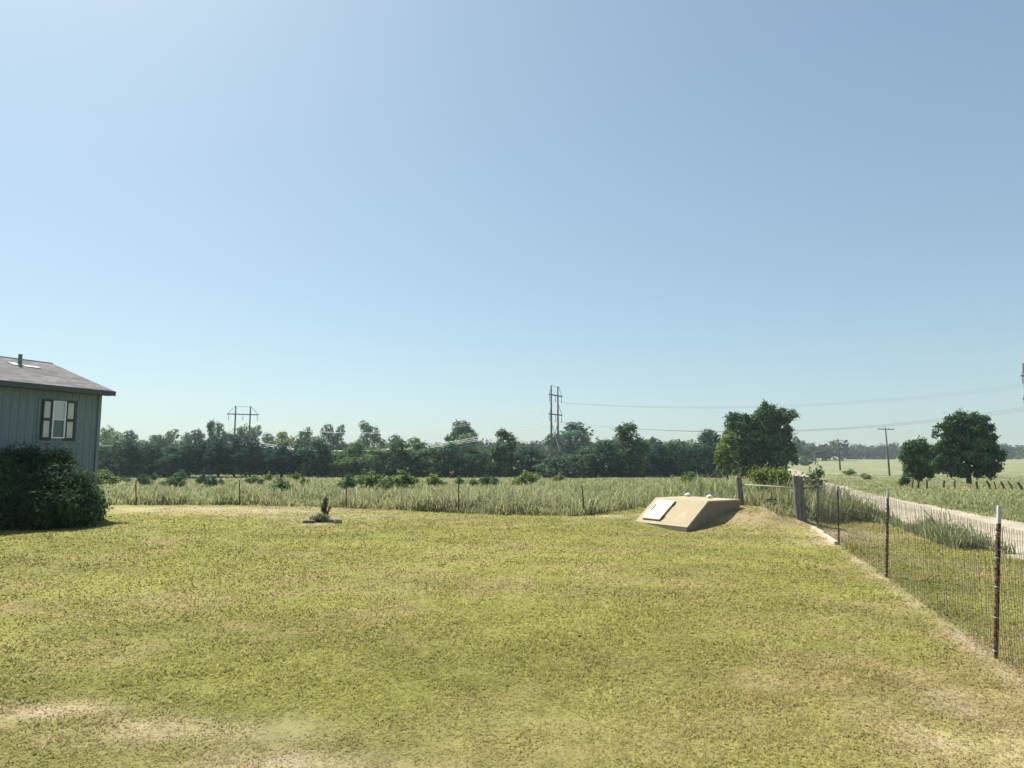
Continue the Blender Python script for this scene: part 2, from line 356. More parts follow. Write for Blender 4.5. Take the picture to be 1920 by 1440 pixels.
# ---------------------------------------------------------------- grass
def grass(name, x, y, h, wd, col, lean, tipc=None, z0=None):
    n = len(x); z = zf(x, y)-.01 if z0 is None else z0; a = rng.uniform(0, 2*np.pi, n); la = rng.uniform(0, 2*np.pi, n); lm = lean*rng.uniform(.2, 1, n)*h
    # blades turn mostly broadside in random directions
    ex, ey = np.cos(a)*wd/2, np.sin(a)*wd/2
    b0 = np.c_[x-ex, y-ey, z]; b1 = np.c_[x+ex, y+ey, z]
    mx, my = x+np.cos(la)*lm*.35, y+np.sin(la)*lm*.35
    m0 = np.c_[mx-ex*.8, my-ey*.8, z+h*.55]; m1 = np.c_[mx+ex*.8, my+ey*.8, z+h*.55]
    tp = np.c_[x+np.cos(la)*lm, y+np.sin(la)*lm, z+h*(1-.3*np.minimum(lean, 2))]
    V = np.stack([b0, b1, m1, m0, tp], 1).reshape(-1, 3); k = np.arange(n)*5
    C = np.repeat(col[:, None, :], 5, 1)
    if tipc is not None: C[:, 4] = tipc; C[:, 2:4] = C[:, 2:4]*.6+tipc[:, None]*.4
    return mesh_arrays(name, V, [np.c_[k, k+1, k+2, k+3], np.c_[k+3, k+2, k+4]], M_blade, C.reshape(-1, 3))
def scatter(n, r0, r1, a0=-46, a1=46):
    r = np.exp(rng.uniform(np.log(r0), np.log(r1), n)); a = np.radians(rng.uniform(a0, a1, n))
    return r*np.sin(a), r*np.cos(a), r
# lawn
x, y, r = scatter(430000, 2.9, 27)
k = inpoly(x, y, MOWN) & ~((r > 17) & (x < -11.5)); x, y, r = x[k], y[k], r[k]
SHEL = [(2.9, 17.75), (4.0, 16.1), (5.75, 17.35), (4.72, 18.95)]
c, bare = lawn_col(x, y); k = (rng.random(len(x)) > .38*bare) & ~inpoly(x, y, SHEL); x, y, r, c, bare = x[k], y[k], r[k], c[k], bare[k]
tuft = fbm(x/.35, y/.35, 31, 3)
h = np.clip(.007*r, .021, .042)*(.45+1.1*tuft)*rng.uniform(.6, 1.3, len(x))*(1-.35*bare)
fx = np.interp(y, [p[1] for p in FENCE_R], [p[0] for p in FENCE_R]); weed = np.exp(-((x-fx-.16)/.13)**2)*(y < 16)*sstep(.45, .7, fbm(y/.5, x*0, 71, 3))*(rng.random(len(x)) < .45)
h = h*(1+3.2*weed); v = rng.uniform(.9, 1.12, len(x))[:, None]; st = (rng.random(len(x)) < .22)[:, None]
c = np.where(st, c*.5+np.array([.24, .20, .11]), c)*v
tag(grass('lawn_grass', x, y, h, .0018*r*rng.uniform(.6, 1.3, len(x)), c, (.9+.5*(1-tuft))*(1.15+.9*sstep(14, 5, r))), 'short mown lawn grass, green with straw coloured patches', 'grass', kind='stuff')
# meadow behind the yard, verge between road and side fence, field right of the road
x, y, r = scatter(800000, 11, 175, -50, 50)
rd = road_dist(x, y)
k = ~inpoly(x, y, MOWN) & (rd > RW/2-.15+.5*fbm(x*1.3, y*1.3, 51)) & (r > 12) & ~((x > 7) & (y < 12.2) & (rd < 5)); x, y, r, rd = x[k], y[k], r[k], rd[k]
# clip under house
k = ~((x < -11.5) & (y < 22)); x, y, r, rd = x[k], y[k], r[k], rd[k]
RXr = np.interp(y, RE[:, 1], RE[:, 0]); right = (x > RXr-1)
c = meadow_col(x, y); cl = fbm(x/1.1, y/1.1, 52, 3); cl2 = fbm(x/6, y/6, 53, 2)
ny = sstep(4.5, 0, y-np.interp(x, [-20, -13, -9.5, -5.4, -1.6, 2, 6.3], [24.6, 24.2, 24.2, 22.9, 20.7, 19.8, 19.3]))
c = c*np.array([1.12, 1.10, 1.12]); h = (.07+.33*sstep(.3, .72, cl)+.16*cl2)*np.exp(rng.normal(0, .30, len(x)))*(1+.22*ny); c = c*(1-.08*ny[:, None])*np.array([1, 1.02, .95])
edge = sstep(RW/2-.1, RW/2+1.6, rd); h *= (.3+.7*edge)
h = np.where(right, h*.62, h); c = np.where(right[:, None], c*np.array([1.12, 1.12, 1.08]), c)
verge = (~right) & (x > 7.2) & (y < 40) & (x > RXr-9); h = np.where(verge, h*1.7, h); c = np.where(verge[:, None], c*np.array([.90, .97, .92]), c)
h *= (1-.42*sstep(26, 42, r)); h *= (1-.25*sstep(60, 150, r))
v = rng.uniform(.82, 1.16, len(x))[:, None]; c = c*v*np.array([.94, .95, .92])
tip = c*.75+np.array([.10, .095, .06])
zone = np.where(right, 2, np.where(verge, 1, 0))
for zi, nm, lb in ((0, 'meadow_grass', 'tall pale green seeding grass filling the meadow behind the back fence'),
                   (1, 'verge_grass', 'tall dark green weeds between the side fence and the gravel road'),
                   (2, 'field_grass', 'yellowish green grass of the open field across the gravel road')):
    q = zone == zi
    tag(grass(nm, x[q], y[q], h[q], .0014*r[q]*rng.uniform(.5, 1.3, q.sum()), c[q], .4+1.0*rng.random(q.sum()), tip[q]), lb, 'grass', kind='stuff')

# ---------------------------------------------------------------- foliage prototypes
def leaves(blobs, n_cl, per, size, csd, seed, base=(.055, .085, .03), hang=0.0, shell=.55, spread=1.0, elong=1.5):
    """blobs: (cx,cy,cz,rx,ry,rz). Leaf clusters are scattered in the outer shell of each blob; returns arrays V,Q,C"""
    g = np.random.default_rng(seed); B = np.array(blobs, float); wgt = (B[:, 3]*B[:, 5]+B[:, 3]*B[:, 4]); wgt /= wgt.sum()
    bi = g.choice(len(B), n_cl, p=wgt); d = g.normal(size=(n_cl, 3)); d /= np.linalg.norm(d, axis=1)[:, None]
    rr = shell+(1-shell)*g.random(n_cl)**.7; rr = np.where(g.random(n_cl) < .22, g.random(n_cl)*shell, rr)
    ctr = B[bi, :3]+d*B[bi, 3:6]*rr[:, None]
    cb = g.uniform(.6, 1.45, n_cl)*g.uniform(.78, 1.28, len(B))[bi]
    n = n_cl*per; ci = np.repeat(np.arange(n_cl), per); csz = csd*g.uniform(.6, 1.4, n_cl)
    P = ctr[ci]+g.normal(size=(n, 3))*csz[ci][:, None]*spread
    # leaf orientation: outward and random
    nrm = d[ci]*.85+g.normal(size=(n, 3))*.5+np.array([0, 0, .3]); nrm /= np.linalg.norm(nrm, axis=1)[:, None]
    t = g.normal(size=(n, 3)); t[:, 2] += hang*2; t -= nrm*(t*nrm).sum(1)[:, None]; t /= np.linalg.norm(t, axis=1)[:, None]
    b = np.cross(nrm, t); s = size*g.uniform(.55, 1.35, n)[:, None]
    V = np.stack([P-t*s*elong/2, P+b*s*.5, P+t*s*elong/2, P-b*s*.5], 1).reshape(-1, 3)
    k = np.arange(n)*4; Q = np.c_[k, k+1, k+2, k+3]
    C = np.array(base)[None]*(cb[ci]*g.uniform(.75, 1.3, n))[:, None]
    C = C*(1+g.normal(size=(n, 3))*.06)
    return V, Q, np.repeat(np.clip(C, .004, 1), 4, 0)
BROAD = (.095, .145, .068); CEDAR = (.055, .10, .066)
def broad_blobs(g, nb=11, wide=.36, low=.12):
    out = [(0, 0, .52, wide*.72, wide*.72, .33)]
    for i in range(nb):
        a = 2*math.pi*i/nb*1.62+g.uniform(-.3, .3); z = low+.12+(.80-low)*((i+.5)/nb)+g.uniform(-.04, .04)
        rad = wide*math.sin(math.pi*min(.95, max(.12, (z-low*.6)/(1.08-low*.6))))**.7*.72
        s = wide*g.uniform(.3, .5); out.append((math.cos(a)*rad, math.sin(a)*rad, z, s, s, s*.9))
    out.append((g.uniform(-.06, .06), 0, .90, wide*.33, wide*.33, .09))
    for i in range(6): a = i*1.05; out.append((math.cos(a)*wide*.62, math.sin(a)*wide*.62, .12, wide*.42, wide*.42, .13))
    return out
def cedar_blobs(g, wide=.26, low=.02):
    out = []
    for i in range(9):
        z = low+.08+.86*i/8.5; rad = wide*(1-(i/9.5)**1.5)*.95+.035
        out.append((g.uniform(-.03, .03), g.uniform(-.03, .03), z, rad, rad, .10))
        if i < 7:
            a = g.uniform(0, 6.28); out.append((math.cos(a)*rad*.7, math.sin(a)*rad*.7, z+.03, rad*.5, rad*.5, .08))
    return out
def trunk_mesh(kind, g, low):
    m = MB()
    if kind == 'cedar': m.tube([(0, 0, -.04), (.004, 0, .3), (0, .004, .7), (0, 0, .95)], [.022, .018, .01, .003], 7)
    else:
        m.tube([(0, 0, -.05), (.008, 0, .12), (-.006, .005, .28), (.01, 0, .5), (0, 0, .82)], [.036, .027, .023, .016, .004], 8)
        for i in range(7):
            a = i*2.3; z = low+.06+.07*i; l = .2+.06*g.random()
            m.tube([(0, 0, z), (math.cos(a)*l*.5, math.sin(a)*l*.5, z+.07), (math.cos(a)*l, math.sin(a)*l, z+.17)], [.014, .009, .003], 6)
    return m
class Proto: pass
def make_proto(kind, seed, n_cl, per, size, csd, **kw):
    g = np.random.default_rng(seed); p = Proto(); p.kind = kind; low = kw.pop('low', .08)
    if kind == 'cedar': bl = cedar_blobs(g, kw.pop('wide', .26), low); base = CEDAR; hg = .8
    elif kind == 'broad': bl = broad_blobs(g, kw.pop('nb', 11), kw.pop('wide', .36), low); base = BROAD; hg = 0
    else: bl = kw.pop('blobs'); base = kw.pop('base', BROAD); hg = 0
    V, Q, C = leaves(bl, n_cl, per, size, csd, seed+1, base, hg, **kw)
    o = mesh_arrays('crown', V, [Q], M_leaf, C); p.crown = o.data; bpy.data.objects.remove(o)
    o = trunk_mesh(kind, g, low).build('trunk', M_bark); p.trunk = o.data; bpy.data.objects.remove(o)
    return p
PR = {}
for i in range(5): PR['b%d' % i] = make_proto('broad', 100+i, 1000, 9, .025, .017, shell=.8, nb=9+i, wide=.33+.03*(i % 3), low=[.03, .06, .1, .04, .08][i])
for i in range(4): PR['c%d' % i] = make_proto('cedar', 200+i, 900, 9, .022, .015, shell=.75, wide=.22+.03*i)
PR['b5'] = make_proto('broad', 310, 900, 9, .025, .017, shell=.8, nb=12, wide=.22, low=.05)

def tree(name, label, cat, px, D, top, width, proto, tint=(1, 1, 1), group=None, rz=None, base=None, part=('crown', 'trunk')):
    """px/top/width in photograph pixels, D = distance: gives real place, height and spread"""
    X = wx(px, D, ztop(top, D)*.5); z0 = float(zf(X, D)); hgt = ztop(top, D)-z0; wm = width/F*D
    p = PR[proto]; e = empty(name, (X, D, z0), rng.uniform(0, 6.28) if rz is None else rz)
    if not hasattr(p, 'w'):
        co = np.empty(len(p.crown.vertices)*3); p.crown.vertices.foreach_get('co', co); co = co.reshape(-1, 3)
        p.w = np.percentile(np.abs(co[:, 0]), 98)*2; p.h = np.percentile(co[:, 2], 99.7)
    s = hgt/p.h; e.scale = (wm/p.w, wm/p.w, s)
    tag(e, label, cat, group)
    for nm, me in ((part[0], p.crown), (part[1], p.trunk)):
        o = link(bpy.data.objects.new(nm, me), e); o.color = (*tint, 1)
    return e
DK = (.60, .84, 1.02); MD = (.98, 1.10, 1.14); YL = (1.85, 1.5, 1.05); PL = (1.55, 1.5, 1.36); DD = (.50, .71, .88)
exec_list = []
FR = 'trees along the far side of the meadow'
BK = 'trees rising behind the front tree row'
# front row (px, D, top, width, proto, tint, label)
front = [
 (207, 128, 826, 56, 'b0', MD, 'green tree seen directly right of the house corner'),
 (240, 126, 822, 50, 'c3', MD, 'pointed tree just right of the tree that touches the house corner'),
 (268, 130, 830, 44, 'b2', DK, 'dark tree behind the meadow, above the leftmost fence post'),
 (296, 131, 838, 42, 'c2', DK, 'dark conifer above the left pair of meadow bushes, nearer the house'),
 (326, 127, 838, 44, 'b3', DK, 'dark round tree above the largest left meadow bush'),
 (356, 126, 829, 44, 'c3', DK, 'dark conifer between the largest left bush and the twin dark bushes'),
 (384, 130, 826, 44, 'c1', DK, 'slim dark conifer above the twin dark meadow bushes'),
 (411, 127, 821, 46, 'c3', DD, 'dark conifer just left of the far H frame pylon'),
 (441, 129, 818, 44, 'c2', DD, 'dark conifer in front of the left leg of the far pylon'),
 (470, 126, 823, 46, 'c3', DD, 'dark conifer in front of the right leg of the far pylon'),
 (500, 129, 838, 42, 'c1', DK, 'lower dark conifer just right of the far pylon, under a yellowish crown'),
 (529, 126, 830, 46, 'c3', DK, 'dark conifer below the yellowish crown right of the far pylon'),
 (560, 129, 832, 42, 'c2', DK, 'dark conifer where the bright power lines begin, left of the brown shrub'),
 (588, 127, 826, 46, 'b3', DK, 'dull green tree below the left end of the bright power lines'),
 (617, 128, 836, 46, 'b1', DK, 'dark low tree behind the meadow, above the brown dead shrub'),
 (643, 126, 846, 40, 'b4', PL, 'pale green low tree above the third fence post from the house'),
 (672, 130, 830, 44, 'b0', MD, 'green tree under the crown shaped like a block'),
 (700, 127, 838, 44, 'b2', PL, 'pale green tree behind the yellow green meadow thicket, left side'),
 (741, 127, 826, 56, 'b1', MD, 'broad green tree behind the yellow green meadow thicket'),
 (781, 128, 830, 52, 'b3', MD, 'rounded green tree right of the broad one behind the thicket'),
 (812, 126, 858, 40, 'b4', PL, 'low pale green tree left of the near black pair of trees'),
 (841, 123, 832, 50, 'b0', DD, 'near black tree left of the narrow mid meadow fence post top'),
 (884, 124, 836, 50, 'b2', DD, 'near black tree right of the fence post that stands mid meadow'),
 (919, 127, 846, 34, 'b4', MD, 'small green tree between the near black trees and the slender tall one'),
 (944, 125, 806, 34, 'b5', MD, 'slender tall tree with narrow top standing above its neighbours'),
 (979, 126, 838, 42, 'b1', DK, 'dark tree right of the slender tall tree'),
 (1008, 127, 842, 38, 'b3', DK, 'dark tree left of the twin pole pylon'),
 (1040, 119, 856, 58, 'c3', PL, 'feathery green low tree at the foot of the twin pole pylon'),
 (1070, 235, 792, 64, 'b3', DK, 'tall broad dark tree directly right of the twin pole pylon'),
 (1092, 121, 838, 50, 'b2', MD, 'rounded tree in front of the tall broad one by the pylon'),
 (1130, 123, 826, 62, 'b1', DK, 'wide round dark tree between the pylon and the spire topped tree'),
 (1162, 126, 824, 40, 'b4', DK, 'dark tree touching the left side of the spire topped tree'),
 (1184, 122, 795, 44, 'b5', MD, 'tree with a tall spire shaped top right of the pylon'),
 (1205, 132, 826, 42, 'b0', MD, 'green tree against the right side of the spire topped tree'),
 (1236, 124, 828, 44, 'c3', DK, 'dark tree right of the gap where pale ground shows through'),
 (1266, 126, 826, 46, 'b2', DK, 'dark tree second right of the gap in the tree row'),
 (1292, 130, 836, 36, 'b4', MD, 'small tree behind the spiky meadow bush near the shelter'),
 (1321, 124, 808, 56, 'b1', DD, 'dark rounded tree left of the largest tree'),
]
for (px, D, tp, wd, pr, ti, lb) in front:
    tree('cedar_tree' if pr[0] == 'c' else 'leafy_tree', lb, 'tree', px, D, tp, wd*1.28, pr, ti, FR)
back = [
 (199, 160, 800, 34, 'b2', PL, 'hazy tree top poking up right beside the house wall'),
 (222, 170, 808, 40, 'b0', PL, 'pale rounded crown behind the trees next to the house corner'),
 (252, 178, 808, 40, 'b1', MD, 'rounded crown behind, second from the house corner'),
 (284, 180, 816, 40, 'b3', MD, 'low rear crown above the leftmost dark conifers'),
 (316, 176, 806, 36, 'b0', MD, 'rear crown with a small peak, halfway from house to far pylon'),
 (346, 182, 812, 44, 'b4', MD, 'flat rear crown left of the slim rear tree'),
 (378, 180, 806, 40, 'b1', MD, 'rear crown left of the slim rear tree near the far pylon'),
 (398, 172, 790, 18, 'b5', MD, 'slim rear tree with a rounded head left of the far pylon'),
 (415, 178, 794, 28, 'b3', MD, 'ball shaped rear crown left of the far pylon poles'),
 (451, 180, 797, 40, 'b2', MD, 'rear crown visible between the two poles of the far pylon'),
 (474, 178, 799, 34, 'b0', MD, 'rear crown touching the right pole of the far pylon'),
 (500, 178, 813, 36, 'b1', MD, 'low rear crown right of the far pylon'),
 (527, 170, 810, 44, 'b3', YL, 'yellowish rear crown between the far pylon and the line of round heads'),
 (560, 178, 818, 36, 'b2', YL, 'low yellowish rear crown beside the line of round heads'),
 (579, 180, 803, 34, 'b4', MD, 'leftmost and lowest of the three joined round heads on the skyline'),
 (606, 178, 796, 36, 'b1', MD, 'middle of the three joined round heads on the skyline'),
 (634, 178, 798, 28, 'b0', MD, 'rightmost of the three joined round heads on the skyline'),
 (688, 176, 791, 38, 'b4', MD, 'block shaped tall crown standing alone on the skyline'),
 (659, 182, 830, 34, 'b0', PL, 'low rear crown left of the block shaped one'),
 (718, 178, 820, 36, 'b2', PL, 'low rear crown right of the block shaped one'),
 (747, 172, 816, 44, 'b1', YL, 'yellow green rear crown with a small tip behind the broad tree'),
 (782, 174, 821, 48, 'b3', PL, 'smooth rear crown left of the saddle before the double topped tree'),
 (818, 180, 830, 36, 'b0', PL, 'low rear crown in the saddle left of the double topped tree'),
 (855, 150, 791, 34, 'b5', MD, 'left half of the double topped tree crossed by bright wires'),
 (876, 152, 791, 32, 'b5', MD, 'right half of the double topped tree crossed by bright wires'),
 (866, 145, 815, 60, 'b3', PL, 'spreading pale tree below the double topped one'),
 (1104, 160, 815, 26, 'b4', PL, 'small pale crown right of the tall broad tree by the pylon'),
 (1156, 158, 818, 34, 'b1', PL, 'pale crown left of the spire topped tree'),
 (1222, 160, 820, 18, 'b5', MD, 'small round headed crown right of the spire topped tree'),
 (1250, 165, 826, 44, 'b2', PL, 'pale rear crown right of the small round head'),
 (1280, 165, 826, 44, 'b0', PL, 'pale rear crown left of the dark rounded tree'),
 (1335, 150, 806, 34, 'b3', MD, 'rear crown between the dark rounded tree and the largest tree'),
]
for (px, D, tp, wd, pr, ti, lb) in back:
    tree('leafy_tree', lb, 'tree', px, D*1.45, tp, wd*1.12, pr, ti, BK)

# big multi-crown tree right of centre, yellowish one at its left foot, and the two trees in the right field
def custom_tree(name, label, px, D, sil, depthf, n_cl, per, size, csd, base, tint, basepy, seed, trunks, shell=.8, leafz=None):
    """sil: list of (px, py, radius px) lobes; each becomes lobes with real depth around the trunk"""
    X = wx(px, D, 3); z0 = float(zf(X, D)); g = np.random.default_rng(seed); s = D/F; B = []
    for (a, b, r_) in sil:
        cz = ztop(b, D)-z0; cx = (a-px)*s; B.append((cx, g.uniform(-.25, .25)*r_*s, cz, r_*s*.72, r_*s*depthf*.8, r_*s*.66))
        for k_ in range(4):
            an_ = g.uniform(0, 6.28); q_ = r_*s*g.uniform(.28, .45); B.append((cx+math.cos(an_)*r_*s*.92, g.uniform(-.6, .6)*r_*s, cz+math.sin(an_)*r_*s*.85, q_*.8, q_*.8, q_*.65))
        q = abs(cx)*.0
        for sg in (-1, 1): B.append((cx*.72+g.uniform(-.3, .3)*r_*s, sg*r_*s*g.uniform(.7, 1.2), cz-.15*r_*s, r_*s*.55, r_*s*.55, r_*s*.45))
    V, Q, C = leaves(B, n_cl, per, size, csd, seed+1, base, 0, shell)
    e = empty(name, (X, D, z0)); tag(e, label, 'tree')
    o = mesh_arrays('crown', V, [Q], M_leaf, C, e); o.color = (*tint, 1)
    m = MB(); top = max(b[2] for b in B)
    for (dx, r0, lean) in trunks:
        m.tube([(dx, 0, -.3), (dx+lean*.2, 0, top*.15), (dx+lean*.6, .1, top*.4), (dx+lean, 0, top*.75)], [r0, r0*.8, r0*.6, r0*.15], 10)
        for i in range(8):
            a = i*2.4; zz = top*(.16+.06*i); l = top*.28; xx = dx+lean*(.2+.07*i)
            m.tube([(xx, 0, zz), (xx+math.cos(a)*l*.5, math.sin(a)*l*.5, zz+l*.3), (xx+math.cos(a)*l, math.sin(a)*l, zz+l*.55)], [r0*.45, r0*.28, r0*.08], 7)
    m.build('trunk', M_bark, e, smooth=True)
    return e
D = 96
custom_tree('leafy_tree', 'largest tree, with stepped lobed crown, behind the wooden corner posts', 1432, D,
    [(1440, 769, 17), (1428, 776, 15), (1455, 774, 14), (1477, 782, 15), (1470, 790, 12), (1380, 782, 12), (1373, 795, 16), (1390, 797, 16), (1408, 790, 14), (1420, 800, 20), (1445, 797, 16),
     (1398, 818, 24), (1425, 822, 26), (1455, 822, 24), (1473, 815, 16), (1478, 838, 16), (1410, 848, 28), (1440, 852, 28), (1465, 852, 24), (1405, 872, 22), (1435, 874, 24), (1458, 872, 20), (1385, 835, 20), (1386, 860, 16), (1392, 880, 14), (1410, 887, 12)],
    1.0, 5200, 9, .22, .17, BROAD, (.90, 1.02, .98), 897, 51, [(-1.2, .3, -1.5), (.8, .35, 1.0), (1.2, .22, 1.0)])
custom_tree('leafy_tree', 'yellowish green narrow tree against the left foot of the largest tree', 1362, 92,
    [(1366, 822, 14), (1358, 838, 14), (1366, 848, 16), (1355, 858, 13), (1362, 872, 16), (1372, 880, 14), (1352, 882, 10)],
    1.0, 1500, 9, .19, .15, BROAD, (1.6, 1.35, .85), 897, 53, [(0, .16, .2)])
custom_tree('oak_tree', 'large round dark tree standing alone on the far side of the road', 1812, 68,
    [(1800, 786, 12), (1822, 786, 13), (1782, 796, 14), (1845, 794, 12), (1762, 800, 8), (1812, 802, 22), (1838, 812, 18), (1860, 803, 8), (1785, 818, 20), (1862, 822, 9), (1815, 828, 28), (1850, 832, 18), (1772, 838, 18),
     (1868, 850, 15), (1795, 850, 26), (1835, 855, 26), (1768, 862, 14), (1858, 870, 14), (1790, 875, 14), (1820, 876, 14), (1840, 882, 10), (1876, 858, 7), (1866, 880, 7), (1780, 887, 9), (1800, 889, 7), (1832, 889, 7), (1855, 885, 10), (1762, 880, 9), (1803, 775, 7), (1786, 783, 7), (1832, 778, 6), (1853, 785, 6), (1756, 815, 6), (1752, 842, 9), (1755, 868, 10)],
    1.0, 4600, 9, .15, .11, BROAD, (.74, .88, .84), 903, 57, [(0, .26, 0)], .8)
custom_tree('oak_tree', 'smaller round tree touching the left side of the lone dark tree', 1718, 75,
    [(1715, 834, 12), (1700, 840, 10), (1730, 836, 12), (1745, 845, 12), (1710, 855, 16), (1735, 862, 16), (1695, 858, 9), (1705, 876, 13), (1728, 880, 13), (1745, 876, 9), (1700, 887, 9), (1720, 891, 9), (1740, 889, 9), (1752, 858, 9)],
    1.0, 1900, 9, .15, .11, BROAD, (.98, 1.06, .96), 903, 59, [(0, .14, 0)], .8)

# distant woodland, one mass fading in the haze
def woodland():
    g = np.random.default_rng(77); VV, QQ, CC = [], [], []; n = 0
    for i in range(300):
        px = -150+2250*((i+.5)/300)+g.uniform(-6, 6)
        if px < 860: D = g.uniform(300, 440); H = g.uniform(9, 11.5)
        elif px < 1480: D = g.uniform(320, 460); H = g.uniform(11, 14)
        elif px < 1570: D = g.uniform(430, 520); H = g.uniform(10, 13.5)
        else: D = g.uniform(590, 700); H = g.uniform(10, 15)
        x = (px-960)/F*D; z = float(zf(x, D)); W = H*g.uniform(.4, .62)
        bl = [(x, D, z+H*.45, W, W, H*.5)]+[(x+g.uniform(-.7, .7)*W, D+g.uniform(-.5, .5)*W, z+H*g.uniform(.4, .85), W*.5, W*.5, H*.2) for _ in range(4)]
        s = D/400
        V, Q, C = leaves(bl, 60, 9, .95*s, .6*s, 500+i, (.07, .10, .045), 0, .6); t = g.uniform(.75, 1.3)
        VV.append(V); QQ.append(Q+n); CC.append(C*t); n += len(V)
    o = mesh_arrays('distant_woodland', np.vstack(VV), [np.vstack(QQ)], M_leaf, np.vstack(CC))
    tag(o, 'far off wood along the horizon fading into blue haze', 'woodland', kind='stuff')
woodland()

# ---------------------------------------------------------------- meadow bushes
for i in range(3):
    g = np.random.default_rng(400+i)
    bl = [(0, 0, .42, .36, .36, .36)]+[(math.cos(a)*.3, math.sin(a)*.3, .25+.3*g.random(), .2, .2, .2) for a in np.arange(5)*1.3+i]+[(g.uniform(-.12, .12), 0, .8, .14, .14, .16)]
    PR['s%d' % i] = make_proto('shrub', 400+i, 170, 9, .065, .055, blobs=bl, base=BROAD)
BG = 'bushes dotted over the meadow'
bushes = [  # px, base, top, width, tint, label
 (194, 911, 880, 40, PL, 'leafy bush at the foot of the house corner'),
 (211, 909, 899, 13, DK, 'tiny dark bush nearest the house corner in the meadow'),
 (234, 904, 893, 20, MD, 'low bush just left of the leftmost fence post'),
 (273, 910, 889, 24, DK, 'dark bush right of the leftmost fence post'),
 (288, 901, 887, 14, DK, 'small bush tucked behind the one right of the leftmost fence post'),
 (326, 913, 887, 38, DK, 'wide dark bush, largest in the left part of the meadow'),
 (340, 902, 881, 20, DK, 'upright bush touching the back of the wide dark bush'),
 (380, 910, 889, 20, DD, 'left one of the twin dark bushes'),
 (396, 914, 891, 20, DD, 'right one of the twin dark bushes'),
 (415, 909, 897, 11, MD, 'tiny bush right of the twin dark bushes'),
 (477, 909, 890, 26, MD, 'bush right of the second fence post from the house'),
 (503, 902, 884, 13, PL, 'pale small bush at the dark tree foot right of the second post'),
 (524, 923, 896, 36, MD, 'near green bush left of the brown dead shrub'),
 (556, 900, 884, 14, PL, 'pale sapling at the tree foot above the brown dead shrub'),
 (570, 908, 893, 14, MD, 'small bush behind and left of the brown dead shrub'),
 (651, 917, 890, 30, DK, 'dark bush right behind the third fence post'),
 (697, 914, 884, 54, YL, 'yellow green bush forming the left of the thicket'),
 (746, 916, 882, 58, YL, 'yellow green bush forming the right of the thicket'),
 (722, 924, 903, 34, DK, 'dark low bush in front of the yellow green thicket'),
 (774, 906, 893, 22, MD, 'bush at the right end of the thicket'),
 (814, 912, 889, 42, PL, 'sprawling pale bush left of the fourth fence post'),
 (861, 909, 892, 15, MD, 'small bush just behind the fourth fence post top'),
 (886, 910, 897, 22, MD, 'low bush right of the fourth fence post'),
 (916, 910, 887, 32, DK, 'dark bush midway between the fourth and fifth fence posts'),
 (967, 908, 894, 11, DD, 'tiny dark bush left of the yellowish round bush'),
 (986, 909, 882, 40, PL, 'yellowish round bush left of the twin pole pylon'),
 (1047, 903, 887, 18, PL, 'small bright bush below the twin pole pylon'),
 (1297, 920, 884, 38, YL, 'spiky upright bush behind the storm shelter'),
 (1511, 873, 861, 18, DK, 'small bush on the bank where the road disappears'),
 (1592, 890, 879, 22, YL, 'low olive bush right of the far utility pole'),
 (1623, 898, 887, 18, YL, 'low bush left of the near utility pole'),
 (1695, 910, 889, 18, DK, 'dark scraggy bush left of the leaning field posts'),
]
for i, (px, by, tp, wd, ti, lb) in enumerate(bushes):
    X, Y = gp(px, by, .12)
    tree('meadow_bush', lb, 'bush', px, Y, tp, wd*1.1, 's%d' % (i % 3), (1.5, 1.38, .95) if ti == YL else tuple(k_*m_ for k_, m_ in zip(ti, (1.25, 1.1, .86))), BG, part=('foliage', 'stem'))
# large rough shrub behind the corner posts and a darker one right of the thick post
def shrub(name, label, cat, X, Y, blobs, n_cl, per, size, csd, base, tint, seed, stems=8, spread=1.0, elong=2.6, shell=.3, z=None, hh=None):
    z0 = float(zf(X, Y)) if z is None else z; V, Q, C = leaves(blobs, n_cl, per, size, csd, seed, base, .7, shell, spread, elong)
    e = empty(name, (X, Y, z0)); tag(e, label, cat); V[:, 2] = np.maximum(V[:, 2], .01)
    o = mesh_arrays('foliage', V, [Q], M_leaf, C, e); o.color = (*tint, 1)
    g = np.random.default_rng(seed); m = MB()
    for i in range(stems):
        b = blobs[i % len(blobs)]; m.tube([(b[0]*.2, b[1]*.2, -.05), (b[0]*.6, b[1]*.6, b[2]*.5), (b[0]+g.uniform(-.1, .1), b[1], b[2]+b[5]*.7)], [.025, .017, .005], 6)
    m.build('stem', M_bark, e, smooth=True); return e
s = 25/F
def B_(pxs, px0, D, pys, df=1.0):
    z0 = float(zf((px0-960)/F*D, D)); return [((a-px0)/F*D, rng.uniform(-.3, .3)*r_/F*D, ztop(b, D)-z0, r_/F*D, r_/F*D*df, r_/F*D) for (a, b, r_) in pys]
shrub('wild_shrub', 'big olive shrub behind the horizontal rail of the wooden corner posts', 'shrub', wx(1448, 24), 24,
      B_(0, 1448, 24, [(1425, 895, 14), (1445, 892, 16), (1466, 892, 15), (1484, 900, 12), (1435, 912, 14), (1462, 912, 18), (1480, 920, 14), (1415, 890, 8), (1448, 930, 15), (1475, 940, 14)]),
      300, 13, .045, .09, BROAD, (2.0, 1.6, 1.0), 61, 14)
shrub('wild_shrub', 'dark bush with reaching branches right of the thick leaning post', 'shrub', wx(1520, 22), 22,
      B_(0, 1520, 22, [(1515, 925, 10), (1528, 918, 8), (1520, 935, 9), (1512, 905, 7), (1532, 905, 6), (1526, 893, 5), (1538, 885, 4), (1508, 945, 8)]),
      260, 9, .045, .08, BROAD, (.8, .85, .7), 63, 8)

